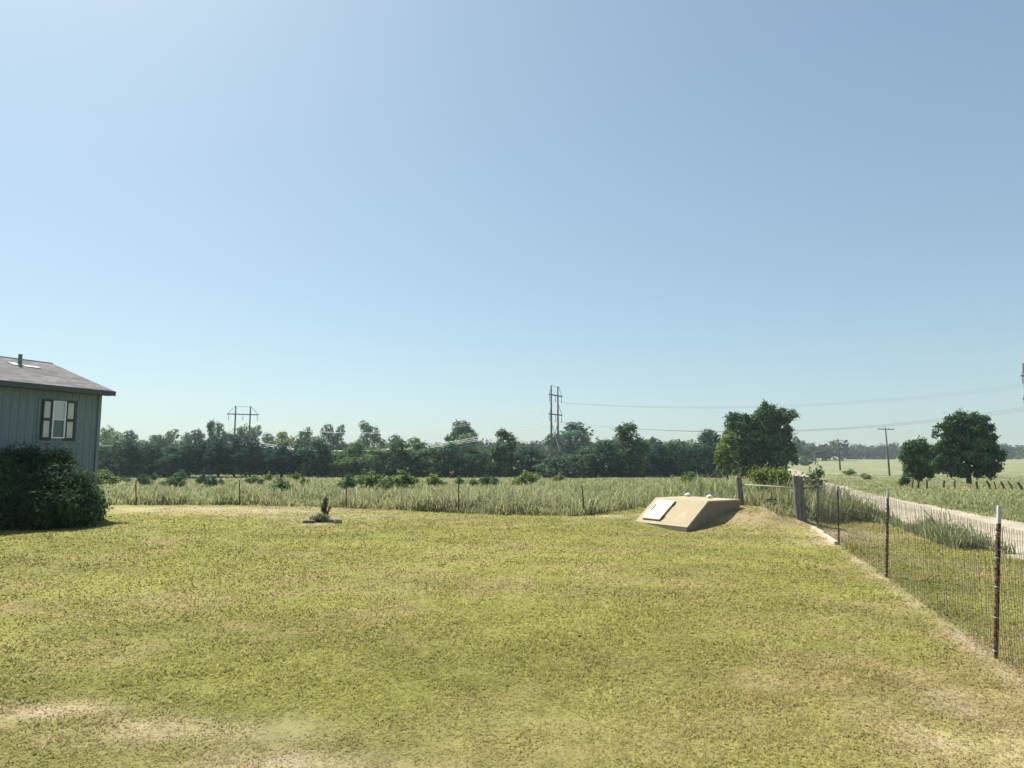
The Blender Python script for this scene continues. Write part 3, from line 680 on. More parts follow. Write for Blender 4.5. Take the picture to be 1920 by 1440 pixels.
# ---------------------------------------------------------------- house
HE = Vector((-11.5, 20.0, 0)); dd = Vector((.365, .931, 0)); dd.normalize(); nn = Vector((dd.y, -dd.x, 0))   # dd runs away along the wall, nn faces the yard
EZ = 3.56; SPAN = 2.74; RISE = .95; LEN = 15.0
house = empty('mobile_home', HE-dd*.25-nn*.3, math.atan2(dd.y, dd.x)); tag(house, 'grey green house with grooved siding, shingle roof and one shuttered window', 'house')
# local frame: +x = along dd (away), -y = outward (nn), z up; origin at the yard-side far corner of the walls
zg = -.3
def wall_rows():
    m = MB(); W2 = 2*(SPAN-.3); pitch = .2032; H = EZ-.12
    # yard wall built of boards with real grooves
    for side, (n_, org, ax, outn) in enumerate([(int(LEN/pitch), (0, 0), (-1, 0), (0, -1)), (int(W2/pitch)+1, (0, 0), (0, 1), (1, 0)), (int(LEN/pitch), (0, W2), (-1, 0), (0, 1)), (int(W2/pitch)+1, (-LEN, 0), (0, 1), (-1, 0))]):
        tot = LEN if side % 2 == 0 else W2
        for i in range(n_):
            a = i*pitch; b = min((i+1)*pitch-.009, tot)
            if b <= a: continue
            p0 = Vector((org[0]+ax[0]*(a+b)/2, org[1]+ax[1]*(a+b)/2, 0)); t = .03
            sx = (b-a) if ax[0] else t; sy = (b-a) if ax[1] else t
            c = p0-Vector((outn[0], outn[1], 0))*t/2
            top = H
            if side % 2 == 1:
                yy = abs(p0.y-W2/2); top = H+RISE*(1-yy/(W2/2))*.86
            m.box((c.x, c.y, (zg+.45+top)/2), (sx, sy, top-zg-.45))
    return m
wo = wall_rows().build('wall', M_siding, house)
W2 = 2*(SPAN-.3)
m = MB(); m.box((-LEN/2, W2/2, (zg+EZ-.15)/2), (LEN-.08, W2-.08, EZ-.15-zg)); m.build('wall_backing', M_shut, house)
m = MB(); m.box((-LEN/2, W2/2, (zg+.46)/2), (LEN+.03, W2+.03, .46-zg)); m.build('skirting', M_trim, house)
for cx, cy in ((0, 0), (-LEN, 0), (0, W2), (-LEN, W2)):
    m = MB(); m.box((cx+(.005 if cx == 0 else -.005), cy+(-.005 if cy == 0 else .005), (zg+.46+EZ-.12)/2), (.09, .09, EZ-.12-zg-.46)); m.build('corner_trim', M_trim, house, .004)
# roof
ov = .3; og = .25; x0, x1 = og, -LEN-og; yc = W2/2; th = .10
roof = MB(); A = [(x0, -ov, EZ), (x0, yc, EZ+RISE), (x0, W2+ov, EZ), (x0, W2+ov, EZ-th), (x0, yc, EZ+RISE-th), (x0, -ov, EZ-th)]
Bv = [(x1, b, c) for (_, b, c) in A]; roof.add(A+Bv, [(0, 1, 7, 6), (1, 2, 8, 7), (3, 4, 10, 9), (4, 5, 11, 10), (0, 5, 4, 1), (1, 4, 3, 2), (6, 7, 10, 11), (7, 8, 9, 10), (0, 6, 11, 5), (2, 3, 9, 8)])
ro = roof.build('roof', M_shingle, house)
m = MB(); m.tube([(x0+.01, yc, EZ+RISE+.005), (x1-.01, yc, EZ+RISE+.002)], .018, 6); m.build('ridge_cap', M_shingle, ro)
for yy_ in (-ov-.012, W2+ov+.012): m = MB(); m.box(((x0+x1)/2, yy_, EZ-.07), (LEN+2*og+.02, .022, .13)); m.build('fascia', M_fascia, house)
for xx in (x0+.012, x1-.012):
    for s_ in (-1, 1):
        L_ = math.hypot(yc+ov, RISE); an = math.atan2(RISE, yc+ov)
        m = MB(); m.box((xx, yc+s_*(yc+ov)/2, EZ+RISE/2-.08), (.022, L_, .13), Matrix.Rotation(-s_*an, 3, 'X')); m.build('rake_board', M_fascia, house)
for yy_ in (-ov/2, W2+ov/2): m = MB(); m.box(((x0+x1)/2, yy_, EZ-.125), (LEN+2*og, ov-.02, .012)); m.build('soffit', M_fascia, house)
# vent pipe with white flashing
def hl(px, Yl):   # helper: local x on the wall plane for pixel column
    pass
def on_wall(px):
    o = house.location; r_ = (px-960)/F          # solve (o + dd*t).x = r*(o+dd*t).y
    return (r_*o.y-o.x)/(dd.x-r_*dd.y)
def on_roof(px, py):
    d = Vector(ray(px, py)); o = Vector((0, 0, EYE)); Mi = Matrix.Translation(house.location) @ Matrix.Rotation(math.atan2(dd.y, dd.x), 4, 'Z'); Mi.invert()
    o2 = Mi @ o; d2 = (Mi.to_3x3() @ d); k_ = RISE/(yc+ov)       # plane z = EZ + k*(y+ov)
    t = (EZ+k_*(o2.y+ov)-o2.z)/(d2.z-k_*d2.y); return o2+d2*t
vp = on_roof(37, 684); vx, vy = vp.x, vp.y
rz = EZ+RISE*(vy+ov)/(yc+ov)
m = MB(); m.tube([(vx, vy, rz-.05), (vx, vy, rz+.30)], .05, 12); m.build('vent_pipe', M_insul, house, smooth=False)
m = MB(); sl_ = math.atan2(RISE, yc+ov); MR = Matrix.Rotation(sl_, 3, 'X')
kk_ = RISE/(yc+ov)
for (dx_, dy_, sx_, sy_) in ((-.16, -.02, .2, .26), (.26, -.12, .42, .16)):
    m = MB(); m.box((vx+dx_, vy+dy_, rz+dy_*kk_+.014), (sx_, sy_, .02), MR); m.build('vent_flashing', M_whitetip, house, .004)
# window with shutters
def win():
    a = [on_wall(p) for p in (76, 95.6, 120.6, 139.5)]
    Yc = house.location.y+dd.y*(a[1]+a[2])/2; zt, zb = ztop(752, Yc), ztop(822, Yc)
    zc = (zt+zb)/2; hh = zt-zb
    fx = (a[1]+a[2])/2; fw = abs(a[2]-a[1])
    f = MB(); b_ = .035
    for (cx, cz, sx, sz) in ((fx-fw/2+b_/2, zc, b_, hh), (fx+fw/2-b_/2, zc, b_, hh), (fx, zt-b_/2, fw-2*b_, b_), (fx, zb+b_/2, fw-2*b_, b_), (fx, zc, fw-2*b_, b_)):
        f.box((cx, -.03, cz), (sx, .06, sz))
    wf = f.build('window', M_vinyl, house, .003)
    g_ = MB(); g_.box((fx, -.012, zb+hh*.25+.005), (fw-2*b_-.004, .012, hh/2-b_*1.5)); g_.build('lower_pane', M_glass, wf)
    g_ = MB(); g_.box((fx, -.016, zt-hh*.25-.005), (fw-2*b_-.004, .012, hh/2-b_*1.5)); g_.build('upper_pane', M_blind, wf)
    for (p0, p1) in ((a[0], a[1]), (a[2], a[3])):
        lo, hi = min(p0, p1), max(p0, p1); wdt = hi-lo-.012; cx = (lo+hi)/2; s_ = MB(); e_ = .045; H2 = hh+.07; zc2 = zc-.015
        for (xx, zz, sx, sz) in ((cx-wdt/2+e_/2, zc2, e_, H2), (cx+wdt/2-e_/2, zc2, e_, H2), (cx, zc2+H2/2-e_*.6, wdt-2*e_, e_*1.2), (cx, zc2-H2/2+e_*.8, wdt-2*e_, e_*1.6), (cx, zc2+.01, wdt-2*e_, e_*1.7)):
            s_.box((xx, -.028, zz), (sx, .05, sz))
        so_ = s_.build('shutter', M_shut, house, .003)
        for k_ in (0, 1):
            z_0 = zc2+.01+e_*.85 if k_ else zc2-H2/2+e_*1.6; z_1 = zc2+H2/2-e_*1.2 if k_ else zc2+.01-e_*.85
            q = MB(); q.box((cx, -.018, (z_0+z_1)/2), (wdt-2*e_, .02, z_1-z_0)); q.build('panel', M_panel, so_)
    l, r_ = min(a)-.05, max(a)+.05
    for tb in (((l+r_)/2, -.012, zt+.075), (r_-l, .024, .05)), (((l+r_)/2, -.012, zb-.10), (r_-l, .024, .05)), ((l-.02, -.012, zc-.01), (.04, .024, hh+.12)), ((r_+.02, -.012, zc-.01), (.04, .024, hh+.12)):
        t = MB(); t.box(*tb); t.build('window_trim', M_trim, house)
win()
# little railing showing past the far corner
zr_ = ztop(835, 20.3); m = MB(); m.box((.36, .30, zr_), (.80, .04, .04)); m.box((.02, .30, zr_/2), (.05, .05, zr_)); m.build('railing', M_panel, house)

# foundation shrub
hb = []
gb = np.random.default_rng(5)
for (a, b, r_, D_) in [(20, 900, 40, 17.0), (60, 880, 34, 17.2), (95, 875, 32, 17.4), (30, 940, 46, 16.6), (80, 930, 48, 16.8), (130, 915, 40, 17.2), (160, 930, 32, 17.4), (175, 950, 22, 17.3), (120, 955, 38, 16.6), (70, 960, 34, 16.2), (15, 965, 30, 16.2), (-30, 900, 44, 16.6), (-40, 950, 44, 16.2), (165, 965, 20, 16.9), (20, 862, 24, 17.4), (45, 856, 18, 17.4), (115, 862, 16, 17.6)]:
    hb.append((wx(a, D_, 1)+11.2, D_-17, ztop(b, D_), r_/F*D_, r_/F*D_*.8, r_/F*D_*.95))
shrub('evergreen_shrub', 'large dark bushy evergreen against the house wall below the window', 'shrub', -11.2, 17.0, hb, 2300, 17, .034, .10, CEDAR, (1.05, .95, .62), 71, 17, 1.0, 4.0, .45)

# ---------------------------------------------------------------- storm shelter
S = dict(x=3.135, y=17.805, th=-.9925, w=1.71, r=.736, t=1.135, h=.598, z0=.04)
she = empty('storm_shelter', (S['x'], S['y'], 0), S['th']); tag(she, 'low tan concrete storm shelter with sloped front and pale hatch door', 'storm shelter')
W_, R_, T_, H_, Z_ = S['w'], S['r'], S['t'], S['h'], S['z0']
lip = .035
b = MB(); prof = [(-.022, -.3), (-.022, Z_-.012), (R_, H_), (R_+T_, H_), (R_+T_, -.3)]
vs = [(0, y_, z_) for y_, z_ in prof]+[(W_, y_, z_) for y_, z_ in prof]
b.add(vs, [(0, 1, 2, 3, 4)[::-1], (5, 6, 7, 8, 9), (0, 5, 6, 1)[::-1], (4, 9, 5, 0)[::-1], (3, 8, 9, 4)[::-1]]); 
body = b.build('body', M_concside, she)
b = MB(); k_ = .025; sl2 = math.hypot(R_, H_-Z_); nx = -(H_-Z_)/sl2; nz = R_/sl2; o_ = .02
P0 = (-o_*.3, Z_-.005); prof2 = [(0+nx*k_-.01, Z_+nz*k_-.02), (R_+nx*k_*.6, H_+k_), (R_+T_+.02, H_+k_), (R_+T_+.02, H_-.02), (R_+.015, H_-.02), (.012, Z_-.03)]
n_ = len(prof2); vs = [(-o_, y_, z_) for y_, z_ in prof2]+[(W_+o_, y_, z_) for y_, z_ in prof2]
b.add(vs, [(0, 1, 4, 5)[::-1], (1, 2, 3, 4)[::-1], (n_, n_+1, n_+4, n_+5), (n_+1, n_+2, n_+3, n_+4)]+[(i, (i+1) % n_, (i+1) % n_+n_, i+n_) for i in range(n_)])
b.build('slab', M_conc, she, .006)
an = math.atan2(H_-Z_, R_); MX = Matrix.Rotation(an, 3, 'X')
def slope_pt(u, v, hgt=0): # u across, v 0..1 up the slope
    return Vector((u, R_*v+nx*(k_+hgt), Z_+(H_-Z_)*v+nz*(k_+hgt)))
dw, dl = .60, .78*sl2
dr = MB(); dr.box(slope_pt(.17+dw/2, .50, .022), (dw, dl, .036), MX); do = dr.build('hatch_door', M_door, she, .006)
hd = MB(); c0 = slope_pt(.235, .58, .055); hd.tube([slope_pt(.235, .46, .04), slope_pt(.235, .47, .075), slope_pt(.235, .66, .075), slope_pt(.235, .67, .04)], .014, 8); hd.build('handle', M_cap, do)
for v_ in (.25, .78): hd = MB(); hd.tube([slope_pt(.17+dw+.012, v_-.07, .03), slope_pt(.17+dw+.012, v_+.07, .03)], .014, 8); hd.build('hinge', M_oldwood, do)
for i, (px_, v_) in enumerate(((.12, .96), (.80, .96))):
    pass
def vent(u, yv):
    c_ = MB(); pts = []; 
    c_.tube([(u, yv, H_+k_-.005), (u, yv, H_+k_+.035)], .045, 14)
    c_.tube([(u, yv, H_+k_+.028), (u, yv, H_+k_+.04), (u+.005, yv, H_+k_+.072), (u, yv+.004, H_+k_+.088)], [.085, .092, .062, .02], 14)
    return c_.build('vent_cap', M_cap, she, smooth=True)
vent(.14, R_+T_-.12); vent(1.02, R_+T_-.28)

# ---------------------------------------------------------------- fences
def tpost(px_top, top, X, Y, tip, label, fence_normal, group='steel posts'):
    z0 = float(zf(X, Y)); zt = ztop(top, Y); h_ = zt-z0; xt = wx(px_top, Y, zt)
    e = empty('fence_post', (X, Y, z0)); tag(e, label, 'fence post', group); lx = xt-X
    ax = Vector((lx, 0, h_)).normalized(); fn = Vector((fence_normal[0], fence_normal[1], 0)).normalized(); side = Vector((-fn.y, fn.x, 0))
    def at(t): return ax*t*Vector((lx, 0, h_)).length
    LL = Vector((lx, 0, h_)).length
    Mx = Matrix((side, fn, ax)).transposed()
    def bar(t0, t1, grow):
        m = MB(); c_ = ax*((t0+t1)/2)
        m.box(c_, (.032+grow*.5, .005+grow, t1-t0), Mx); m.box(c_-fn*.014, (.005+grow, .024+grow, t1-t0), Mx)
        return m
    tipl = tip if tip else .03
    m = bar(-.3, LL-tipl, 0)
    k = 0.08
    while k < LL-tipl-.05: m.box(ax*k+fn*.005, (.012, .011, .02), Mx); k += .054
    m.build('shaft', M_rust, e)
    if tip: bar(LL-tipl, LL, .002).build('painted_tip', M_whitetip, e)
    for t in (.06, .33, .58, .82, 1.03):
        if t < LL-tipl: c = MB(); c.box(ax*t, (.044, .02, .007), Mx); c.build('wire_clip', M_whitetip, e)
    return e, Vector((X, Y, z0)), ax
fnR = (-1, .28)
posts = [(1871, 948, FENCE_R[1], 'steel post nearest the camera, rusty with white tip'), (1663.5, 920, FENCE_R[2], 'rusty steel post with white tip, second from the camera'),
         (1569.5, 912, FENCE_R[3], 'rusty steel post beside the bleached timbers, third from the camera'), (1532, 906, FENCE_R[4], 'rusty steel post next to the thick wooden post')]
PW = []
for i, (pt, tp, (X, Y), lb) in enumerate(posts): PW.append(tpost(pt, tp, X, Y, .15 if i < 1 else .11 if i < 2 else .06, lb, fnR, 'side fence steel posts'))
PB = []
for (pt, tp, X, Y, lb) in [(255, 899, *gp(255, 947), 'leftmost thin fence post, next to the house shrub'), (449, 899, *gp(449, 947), 'thin fence post left of the brown dead shrub'), (649.5, 904, *gp(649, 952), 'thin fence post right of the brown dead shrub, below a dark bush'),
                           (860, 905, *gp(860, 962), 'dark thin fence post at the middle of the back fence'), (1091, 908, *gp(1096, 967), 'leaning thin fence post left of the storm shelter')]:
    PB.append(tpost(pt, tp, X, Y, False, lb, (.15, 1), 'back fence steel posts'))
# wooden corner brace
def wood_post(name, label, X, Y, ptop, top, r_, n=18, seed=0):
    z0 = float(zf(X, Y)); zt = ztop(top, Y); xt = wx(ptop, Y, zt)
    e = empty(name, (X, Y, z0)); tag(e, label, 'fence post'); g = np.random.default_rng(seed); m = MB(); K = 12
    vs = []; ph = g.uniform(0, 6, 5)
    for i in range(K+1):
        t = i/K; c = Vector(((xt-X)*t, 0, -.4*(1-t)+(zt-z0)*t if i else -.4))
        c.z = -.3+(zt-z0+.3)*t
        for k in range(n):
            a = 2*math.pi*k/n; rr = r_*(1.04-.08*t+.035*math.sin(3*a+ph[0])+.03*math.sin(7*a+ph[1])+.03*g.uniform(-1, 1))
            vs.append(c+Vector((math.cos(a)*rr, math.sin(a)*rr, (.012*math.sin(2*a+ph[2]) if i == K else 0))))
    fs = [(i*n+k, i*n+(k+1) % n, (i+1)*n+(k+1) % n, (i+1)*n+k) for i in range(K) for k in range(n)]+[tuple(K*n+k for k in range(n))]
    m.add(vs, fs); m.build('shaft', M_oldwood, e, smooth=False)
    return Vector((X, Y, z0)), Vector((xt, Y, zt))
pa, pat = wood_post('wooden_post', 'slimmer grey wooden post at the back corner of the storm shelter', wx(1391.5, 18.7, .3), 18.7, 1385, 895, .078, seed=3)
pb, pbt = wood_post('wooden_post', 'thick weathered wooden post leaning left at the fence corner', *gp(1504, 975), 1495, 893, .125, seed=4)
def along(a, b, t): return a+(b-a)*t
m = MB(); ra = along(pa, pat, .75); rb = along(pb, pbt, .72); m.tube([ra, (ra+rb)/2+Vector((0, 0, .01)), rb], .018, 8)
tag(m.build('brace_rail', surf('pale_pipe', (.24, .25, .20), (.34, .35, .29), 8, .6, .2, 40), smooth=True), 'pale horizontal rail joining the two wooden corner posts', 'rail')
m = MB(); q0 = along(pa, pat, .72); q1 = along(pb, pbt, .12); m.tube([q0+Vector((0, -.09, 0)), q1+Vector((0, -.13, 0))], .006, 6)
bw = m.build('brace_wire', M_galv); tag(bw, 'diagonal brace wire slung between the wooden corner posts', 'wire')
mm = (q0+q1)/2; m = MB(); m.tube([mm+Vector((.03, -.12, .22)), mm+Vector((-.02, -.12, -.2))], [.008, .02], 7); m.tube([mm+Vector((-.13, -.12, 0)), mm+Vector((.13, -.12, .01))], .011, 7)
m.build('twist_stick', M_bark, bw)
m = MB(); p4, a4 = PW[3][1], PW[3][2]; m.tube([along(pb, pbt, .72)+Vector((.1, -.05, 0)), p4+a4*.98], .016, 8); tag(m.build('brace_bar', M_oldwood, smooth=True), 'level bar from the thick wooden post to the steel post beside it', 'brace')
m = MB(); m.tube([p4+a4*.1, along(pb, pbt, .30)+Vector((.1, -.06, 0))], .018, 8); tag(m.build('brace_bar', M_bark, smooth=True), 'dark slanting bar low between the thick wooden post and the steel post beside it', 'brace')

# woven wire on the side fence (one thing), thin wires on the back fence (one thing)
def wire_mesh(name, label, nodes, top, dz, dx, rad, wig=.006):
    V, Q = [], []; n = 0
    def seg(P, r_):
        nonlocal n
        P = np.array(P); m_ = len(P)
        t = np.gradient(P, axis=0); t /= np.linalg.norm(t, axis=1)[:, None]+1e-9
        a = np.where(np.abs(t[:, 2:3]) > .7, np.array([[1., 0, 0]]), np.array([[0, 0, 1.]])); e1 = np.cross(t, a); e1 /= np.linalg.norm(e1, axis=1)[:, None]; e2 = np.cross(t, e1)
        ring = [P+(e1*math.cos(k)+e2*math.sin(k))*r_ for k in (0, 2.094, 4.189)]
        V.append(np.stack(ring, 1).reshape(-1, 3)); i, k = np.meshgrid(np.arange(m_-1), np.arange(3), indexing='ij'); k2 = (k+1) % 3
        Q.append((np.stack([i*3+k, i*3+k2, (i+1)*3+k2, (i+1)*3+k], -1).reshape(-1, 4))+n); n += m_*3
    nodes = np.array(nodes, float); s = np.r_[0, np.cumsum(np.linalg.norm(np.diff(nodes[:, :2], axis=0), axis=1))]
    ss = np.arange(0, s[-1], dx); gx, gy = np.interp(ss, s, nodes[:, 0]), np.interp(ss, s, nodes[:, 1]); gz = zf(gx, gy); tp = np.interp(ss, s, nodes[:, 2])
    g = np.random.default_rng(3)
    for i in range(len(ss)):
        if dz and True:
            zz = np.linspace(.02, 1, 10); P = np.c_[gx[i]+g.normal(size=10)*wig*.5, gy[i]+g.normal(size=10)*wig, gz[i]+zz*tp[i]]; seg(P, rad)
    for z in (np.arange(.02, 1.0001, dz) if dz else (.3, .6, .98)):
        seg(np.c_[gx, gy, gz+z*tp+.004*np.sin(ss*2.1+z*9)], rad*(1.4 if z > .97 else .6))
    o = mesh_arrays(name, np.vstack(V), [np.vstack(Q)], M_galv); tag(o, label, 'wire fence'); return o
nod = [(*FENCE_R[0], 1.12)]+[(*p, 1.11) for p in FENCE_R[1:]]+[(pb.x, pb.y-.12, 1.05)]
wire_mesh('wire_netting', 'thin woven wire netting strung along the side fence posts', nod, 1.1, .1, .0508, .0020)
def strands(name, label, pts, hs, rad):
    m = MB()
    for h_ in hs:
        P = []
        for (a, b) in zip(pts[:-1], pts[1:]):
            for t in (0, .25, .5, .75): 
                x_, y_ = a[0]+(b[0]-a[0])*t, a[1]+(b[1]-a[1])*t; P.append((x_, y_, float(zf(x_, y_))+h_-.02*math.sin(t*math.pi)))
        P.append((pts[-1][0], pts[-1][1], float(zf(*pts[-1]))+h_)); m.tube(P, rad, 4)
    tag(m.build(name, M_galv), label, 'wire fence')
strands('fence_wire', 'faint wires of the back fence along the meadow edge', [(-20, 24.6), gp(255, 947), gp(449, 947), gp(649, 952), gp(860, 962), gp(1096, 967), (pa.x, pa.y+.08)], (.12, .35, .58, .82), .0013)

# leaning posts in the right-hand field
fp = [(1711, 898, -1, 8, .045), (1721, 900, 0, 10, .05), (1736.5, 899, 1, 15, .05), (1769, 901, -1, 8, .06), (1789, 900, 0, 6, .045), (1829, 902, 2, 10, .06), (1848, 901, 7, 16, .06), (1862, 903, 4, 11, .03), (1875, 903, 6, 13, .06), (1888, 902, 8, 16, .04), (1906, 904, 8, 16, .07)]
lab = ['leftmost short field post, left of the dark tree pair', 'second short field post from the left', 'taller straight field post below the smaller round tree', 'stubby field post below the gap between the round trees', 'faint stubby field post left of the oak trunk',
       'short dark post just right of the oak trunk', 'long post leaning strongly left under the oak edge', 'very thin post between two thicker leaning posts', 'thick leaning post below the right edge of the oak', 'thin long leaning post, second from the right', 'thickest leaning post at the far right of the field']
for (px, ty, dx_, hp, wr), lb in zip(fp, lab):
    Dp = 40.0; X = wx(px, Dp, 1); zt = ztop(ty, Dp); Xb = wx(px+dx_*1.6, Dp, 0); z0 = float(zf(Xb, Dp)); e = MB(); tl = 1
    e.tube([(Xb-X, 0, z0-.2-z0), ((Xb-X)*.5, 0, (zt-z0)*.5), (0, 0, zt-z0)], [wr*1.1, wr, wr*.9], 8)
    o = e.build('field_post', M_bark); o.location = (X, Dp, z0); tag(o, lb, 'fence post', 'leaning field fence posts')

# bleached timbers
def timber(p0, p1, wd, label, seed):
    a, b = Vector((*gp(*p0), 0)), Vector((*gp(*p1), 0)); a.z = float(zf(a.x, a.y)); b.z = float(zf(b.x, b.y)); c = (a+b)/2; d = (b-a); L_ = d.length; g = np.random.default_rng(seed)
    m = MB(); K = 8; vs = []
    prof = [(-.5, 0), (-.46, .75), (-.3, 1), (.3, 1), (.46, .75), (.5, 0)]
    for i in range(K+1):
        for (u, v) in prof: vs.append((-L_/2+L_*i/K, u*wd*(1+.1*g.uniform(-1, 1)), v*wd*.75*(1+.12*g.uniform(-1, 1))))
    n = len(prof); m.add(vs, [(i*n+k, (i+1)*n+k, (i+1)*n+(k+1) % n, i*n+(k+1) % n) for i in range(K) for k in range(n)]+[tuple(range(n)), tuple(K*n+k for k in range(n))[::-1]])
    o = m.build('timber', M_timber); o.location = c; o.rotation_euler = (0, -math.asin(d.z/L_), math.atan2(d.y, d.x)); tag(o, label, 'timber', 'bleached timbers on the ground')
timber((1525, 992), (1545, 1004), .085, 'shorter bleached timber lying at the foot of the fourth steel post', 1)
timber((1544, 1005), (1569, 1022), .09, 'longer bleached timber ending at the third steel post', 2)

# ---------------------------------------------------------------- dead shrub, grey green tuft, stones
X, Y = gp(609, 974)
bl = [(.0, 0, .18, .06, .06, .12), (-.02, 0, .32, .075, .06, .12), (-.01, .02, .45, .06, .05, .10), (.02, 0, .56, .025, .025, .08), (.10, 0, .20, .035, .03, .12), (.13, .01, .31, .02, .02, .08), (-.08, .01, .25, .03, .03, .07)]
shrub('dead_conifer', 'small brown dead conifer standing on the lawn', 'shrub', X, Y, bl, 150, 9, .018, .022, (.145, .10, .07), (1, 1, 1), 81, 6, 1.0, 2.4, .2)
X2, Y2 = gp(602, 979)
bl = [(0, 0, .11, .19, .15, .13), (-.16, 0, .07, .11, .1, .09), (.14, .0, .08, .11, .1, .09)]
shrub('low_plant', 'grey green low cushion plant in front of the dead conifer', 'plant', X2, Y2, bl, 220, 9, .02, .025, (.20, .22, .13), (1, 1, 1), 83, 4, 1.0, 2.2, .3)
def stone(px, py, sx, sy, sz, rz_, label, mat, seed):
    import bmesh
    bm = bmesh.new(); bmesh.ops.create_icosphere(bm, subdivisions=2, radius=1); g = np.random.default_rng(seed)
    for v in bm.verts:
        v.co = Vector((math.copysign(abs(v.co.x)**.6, v.co.x), math.copysign(abs(v.co.y)**.6, v.co.y), math.copysign(abs(v.co.z)**.7, v.co.z)))*(1+.12*g.uniform(-1, 1)); v.co = Vector((v.co.x*sx, v.co.y*sy, v.co.z*sz))
    me = bpy.data.meshes.new('stone'); bm.to_mesh(me); bm.free(); me.materials.append(mat); o = link(bpy.data.objects.new('stone', me)); x_, y_ = gp(px, py)
    o.location = (x_, y_, float(zf(x_, y_))+sz*.6); o.rotation_euler = (0, 0, rz_); tag(o, label, 'stone', 'stones around the dead conifer')
stone(579, 981, 0.150, 0.075, 0.053, .2, 'flat brown stone, leftmost beside the cushion plant', M_rock, 1)
stone(588, 977, 0.120, 0.075, 0.075, .9, 'brown stone touching the left side of the cushion plant', M_rock, 2)
stone(618, 978, 0.105, 0.075, 0.060, -.4, 'brown stone just right of the cushion plant', M_dirt, 3)
stone(625, 980, 0.135, 0.075, 0.060, -.5, 'dark stone second from the right beside the dead conifer', M_rock, 4)
stone(633, 981, 0.105, 0.075, 0.068, .3, 'pale stone, rightmost beside the dead conifer', M_dirt, 5)

# ---------------------------------------------------------------- utility poles and power lines
def utility(px_top, top, px_base, D, arm_px, label, armtop):
    X = wx(px_base, D, -1.5); z0 = float(zf(X, D)); zt = ztop(top, D); xt = wx(px_top, D, zt)-X; h_ = zt-z0
    e = empty('utility_pole', (X, D, z0)); tag(e, label, 'utility pole', 'roadside utility poles')
    m = MB(); m.tube([(0, 0, -.5), (xt*.5, 0, h_*.5), (xt, 0, h_)], [k_*(1.4 if D > 200 else 1) for k_ in (.19, .16, .12)], 10); m.build('pole', M_pole, e, smooth=True)
    L_ = arm_px/F*D; az = ztop(armtop, D)-z0; xa = xt*az/h_; m = MB(); m.box((xa, -.18, az), (L_, .12, .14), Matrix.Rotation(.03, 3, 'Y')); ar = m.build('crossarm', M_pole, e)
    for t in (-.47, -.2, .2, .47):
        m = MB(); m.tube([(xa+L_*t, -.18, az+.07-.03*L_*t), (xa+L_*t, -.18, az+.18-.03*L_*t), (xa+L_*t, -.18, az+.34-.03*L_*t)], [.03, .08, .06], 8); m.build('insulator', M_insul, ar)
    return Vector((X+xa, D-.18, z0+az)), L_
u1, L1 = utility(1660, 801, 1668, 142, 29, 'nearer utility pole with crossarm, leaning left beside the small field bush', 805)
u2, L2 = utility(1571, 822, 1575.5, 213, 18, 'middle distance utility pole, smaller, left of the nearer one', 826)
u3, L3 = utility(1527, 846, 1529, 330, 10, 'farthest tiny utility pole near the bend of the road', 848)

def hframe(label, D, pxc, top, half, arms, rot, armL, brace=True, glint=0):
    """two-pole transmission structure; rot = angle of its arm in plan"""
    X = wx(pxc, D, 12); z0 = float(zf(X, D)); h_ = ztop(top, D)-z0
    e = empty('transmission_pylon', (X, D, z0), rot); tag(e, label, 'pylon', 'wooden H frame pylons of the power line')
    for s_ in (-1, 1): m = MB(); m.tube([(s_*half, 0, -.5), (s_*half, 0, h_*.5), (s_*half, 0, h_)], [.34, .28, .2], 10); m.build('pole', M_pole, e, smooth=True)
    m = MB(); m.tube([(-half, 0, h_-.1), (half, 0, h_-.1)], .05, 6); m.build('top_tie', M_pole, e)
    out = []
    for ay in arms:
        z = ztop(ay, D)-z0; m = MB(); m.box((0, -.35, z), (armL, .22, .32)); ar = m.build('crossarm', M_pole, e)
        for t in (-.46, 0, .46):
            m = MB(); m.tube([(armL*t, -.35, z-.15), (armL*t, -.35, z-1.9)], [.06, .11], 7); m.build('insulator', M_insul, ar)
            c_, s__ = math.cos(rot), math.sin(rot); lx, ly = armL*t, -.35; out.append(Vector((X+c_*lx-s__*ly, D+s__*lx+c_*ly, z0+z-1.95)))
        for s_ in (-1, 1): m = MB(); m.tube([(s_*half, -.25, z+2.8), (s_*armL*.48, -.35, z+.1)], .06, 6); m.build('arm_brace', M_pole, e)
    if brace:
        zb = ztop(arms[-1], D)-z0; m = MB(); m.tube([(-half, .3, zb-10), (half, .3, zb-3)], .09, 6); m.build('cross_brace', M_pole, e); m = MB(); m.tube([(half, -.3, zb-10), (-half, -.3, zb-3)], .09, 6); m.build('cross_brace', M_alu if glint else M_pole, e)  # one brace takes the pale conductor metal: sun glint put into its colour
    return out, [Vector((X-math.cos(rot)*half, D-math.sin(rot)*half, z0+h_)), Vector((X+math.cos(rot)*half, D+math.sin(rot)*half, z0+h_))]
hA, tA = hframe('far H frame pylon with two poles behind the left tree row', 225, 454.5, 762, 2.25, [777, 818], .50, 9.6, False)
hB, tB = hframe('twin pole H frame pylon with two crossarms, right of the frame centre', 195, 1040, 724, 2.1, [741.5, 777.5], R(60), 8.2, True, 1)
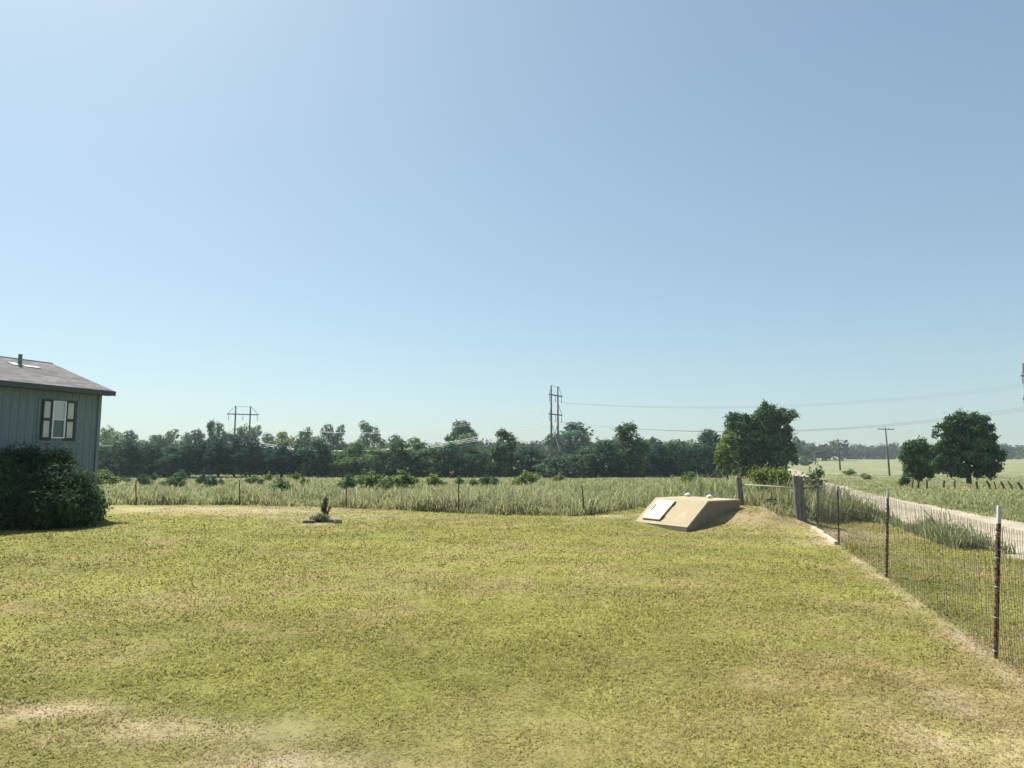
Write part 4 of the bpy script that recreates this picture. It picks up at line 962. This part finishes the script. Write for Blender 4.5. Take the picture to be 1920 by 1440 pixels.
hC, tC = hframe('nearest H frame pylon, half cut off by the right edge', 165, 1938, 682, 2.3, [706, 749], R(20), 7.6, False)
def line(name, label, a, b, sag, rad):
    m = MB(); P = []
    for i in range(41):
        t = i/40; p = a+(b-a)*t; P.append(p-Vector((0, 0, 4*sag*t*(1-t))))
    m.tube(P, rad, 5, False); o = m.build(name, M_alu, smooth=True); tag(o, label, 'power line', 'power line conductors'); return o
WN = ['near', 'middle', 'far']
for k_ in range(3):
    line('power_line', 'upper %s conductor between the far pylon and the twin pole pylon' % WN[k_], hA[k_], hB[k_], 6.2, .022)
    line('power_line', 'lower %s conductor between the far pylon and the twin pole pylon' % WN[k_], hA[3+k_], hB[3+k_], 5.2, .065)
    line('power_line', 'upper %s conductor from the twin pole pylon to the right edge pylon' % WN[k_], hB[k_], hC[k_], 3.2, .02)
    line('power_line', 'lower %s conductor from the twin pole pylon to the right edge pylon' % WN[k_], hB[3+k_], hC[3+k_], 4.2, .038)
for t_, nm in ((-.47, 'left'), (.47, 'right')):
    o1 = u1+Vector((L1*t_, 0, .3)); o2 = u2+Vector((L2*t_, 0, .3)); o3 = u3+Vector((L3*t_, 0, .3))
    line('utility_wire', '%s wire from nearer to middle utility pole' % nm, o1, o2, 1.0, .012)
    line('utility_wire', '%s wire from middle to farthest utility pole' % nm, o2, o3, 1.2, .012)
    line('utility_wire', '%s wire from nearer utility pole passing behind the oak to the right edge' % nm, o1, Vector((62+t_*3, 72, 8.2)), 1.0, .012)

# ---------------------------------------------------------------- haze
def haze():
    m = bpy.data.materials.new('haze_air'); m.use_nodes = True; t = m.node_tree; t.nodes.clear(); out = t.nodes.new('ShaderNodeOutputMaterial')
    v = t.nodes.new('ShaderNodeVolumePrincipled'); v.inputs['Color'].default_value = (.78, .90, .96, 1); v.inputs['Density'].default_value = .00027; v.inputs['Anisotropy'].default_value = 0
    t.links.new(v.outputs[0], out.inputs['Volume']); b = MB(); b.box((0, 500, 13), (2600, 2600, 34)); tag(b.build('haze', m), kind='stuff')
haze()
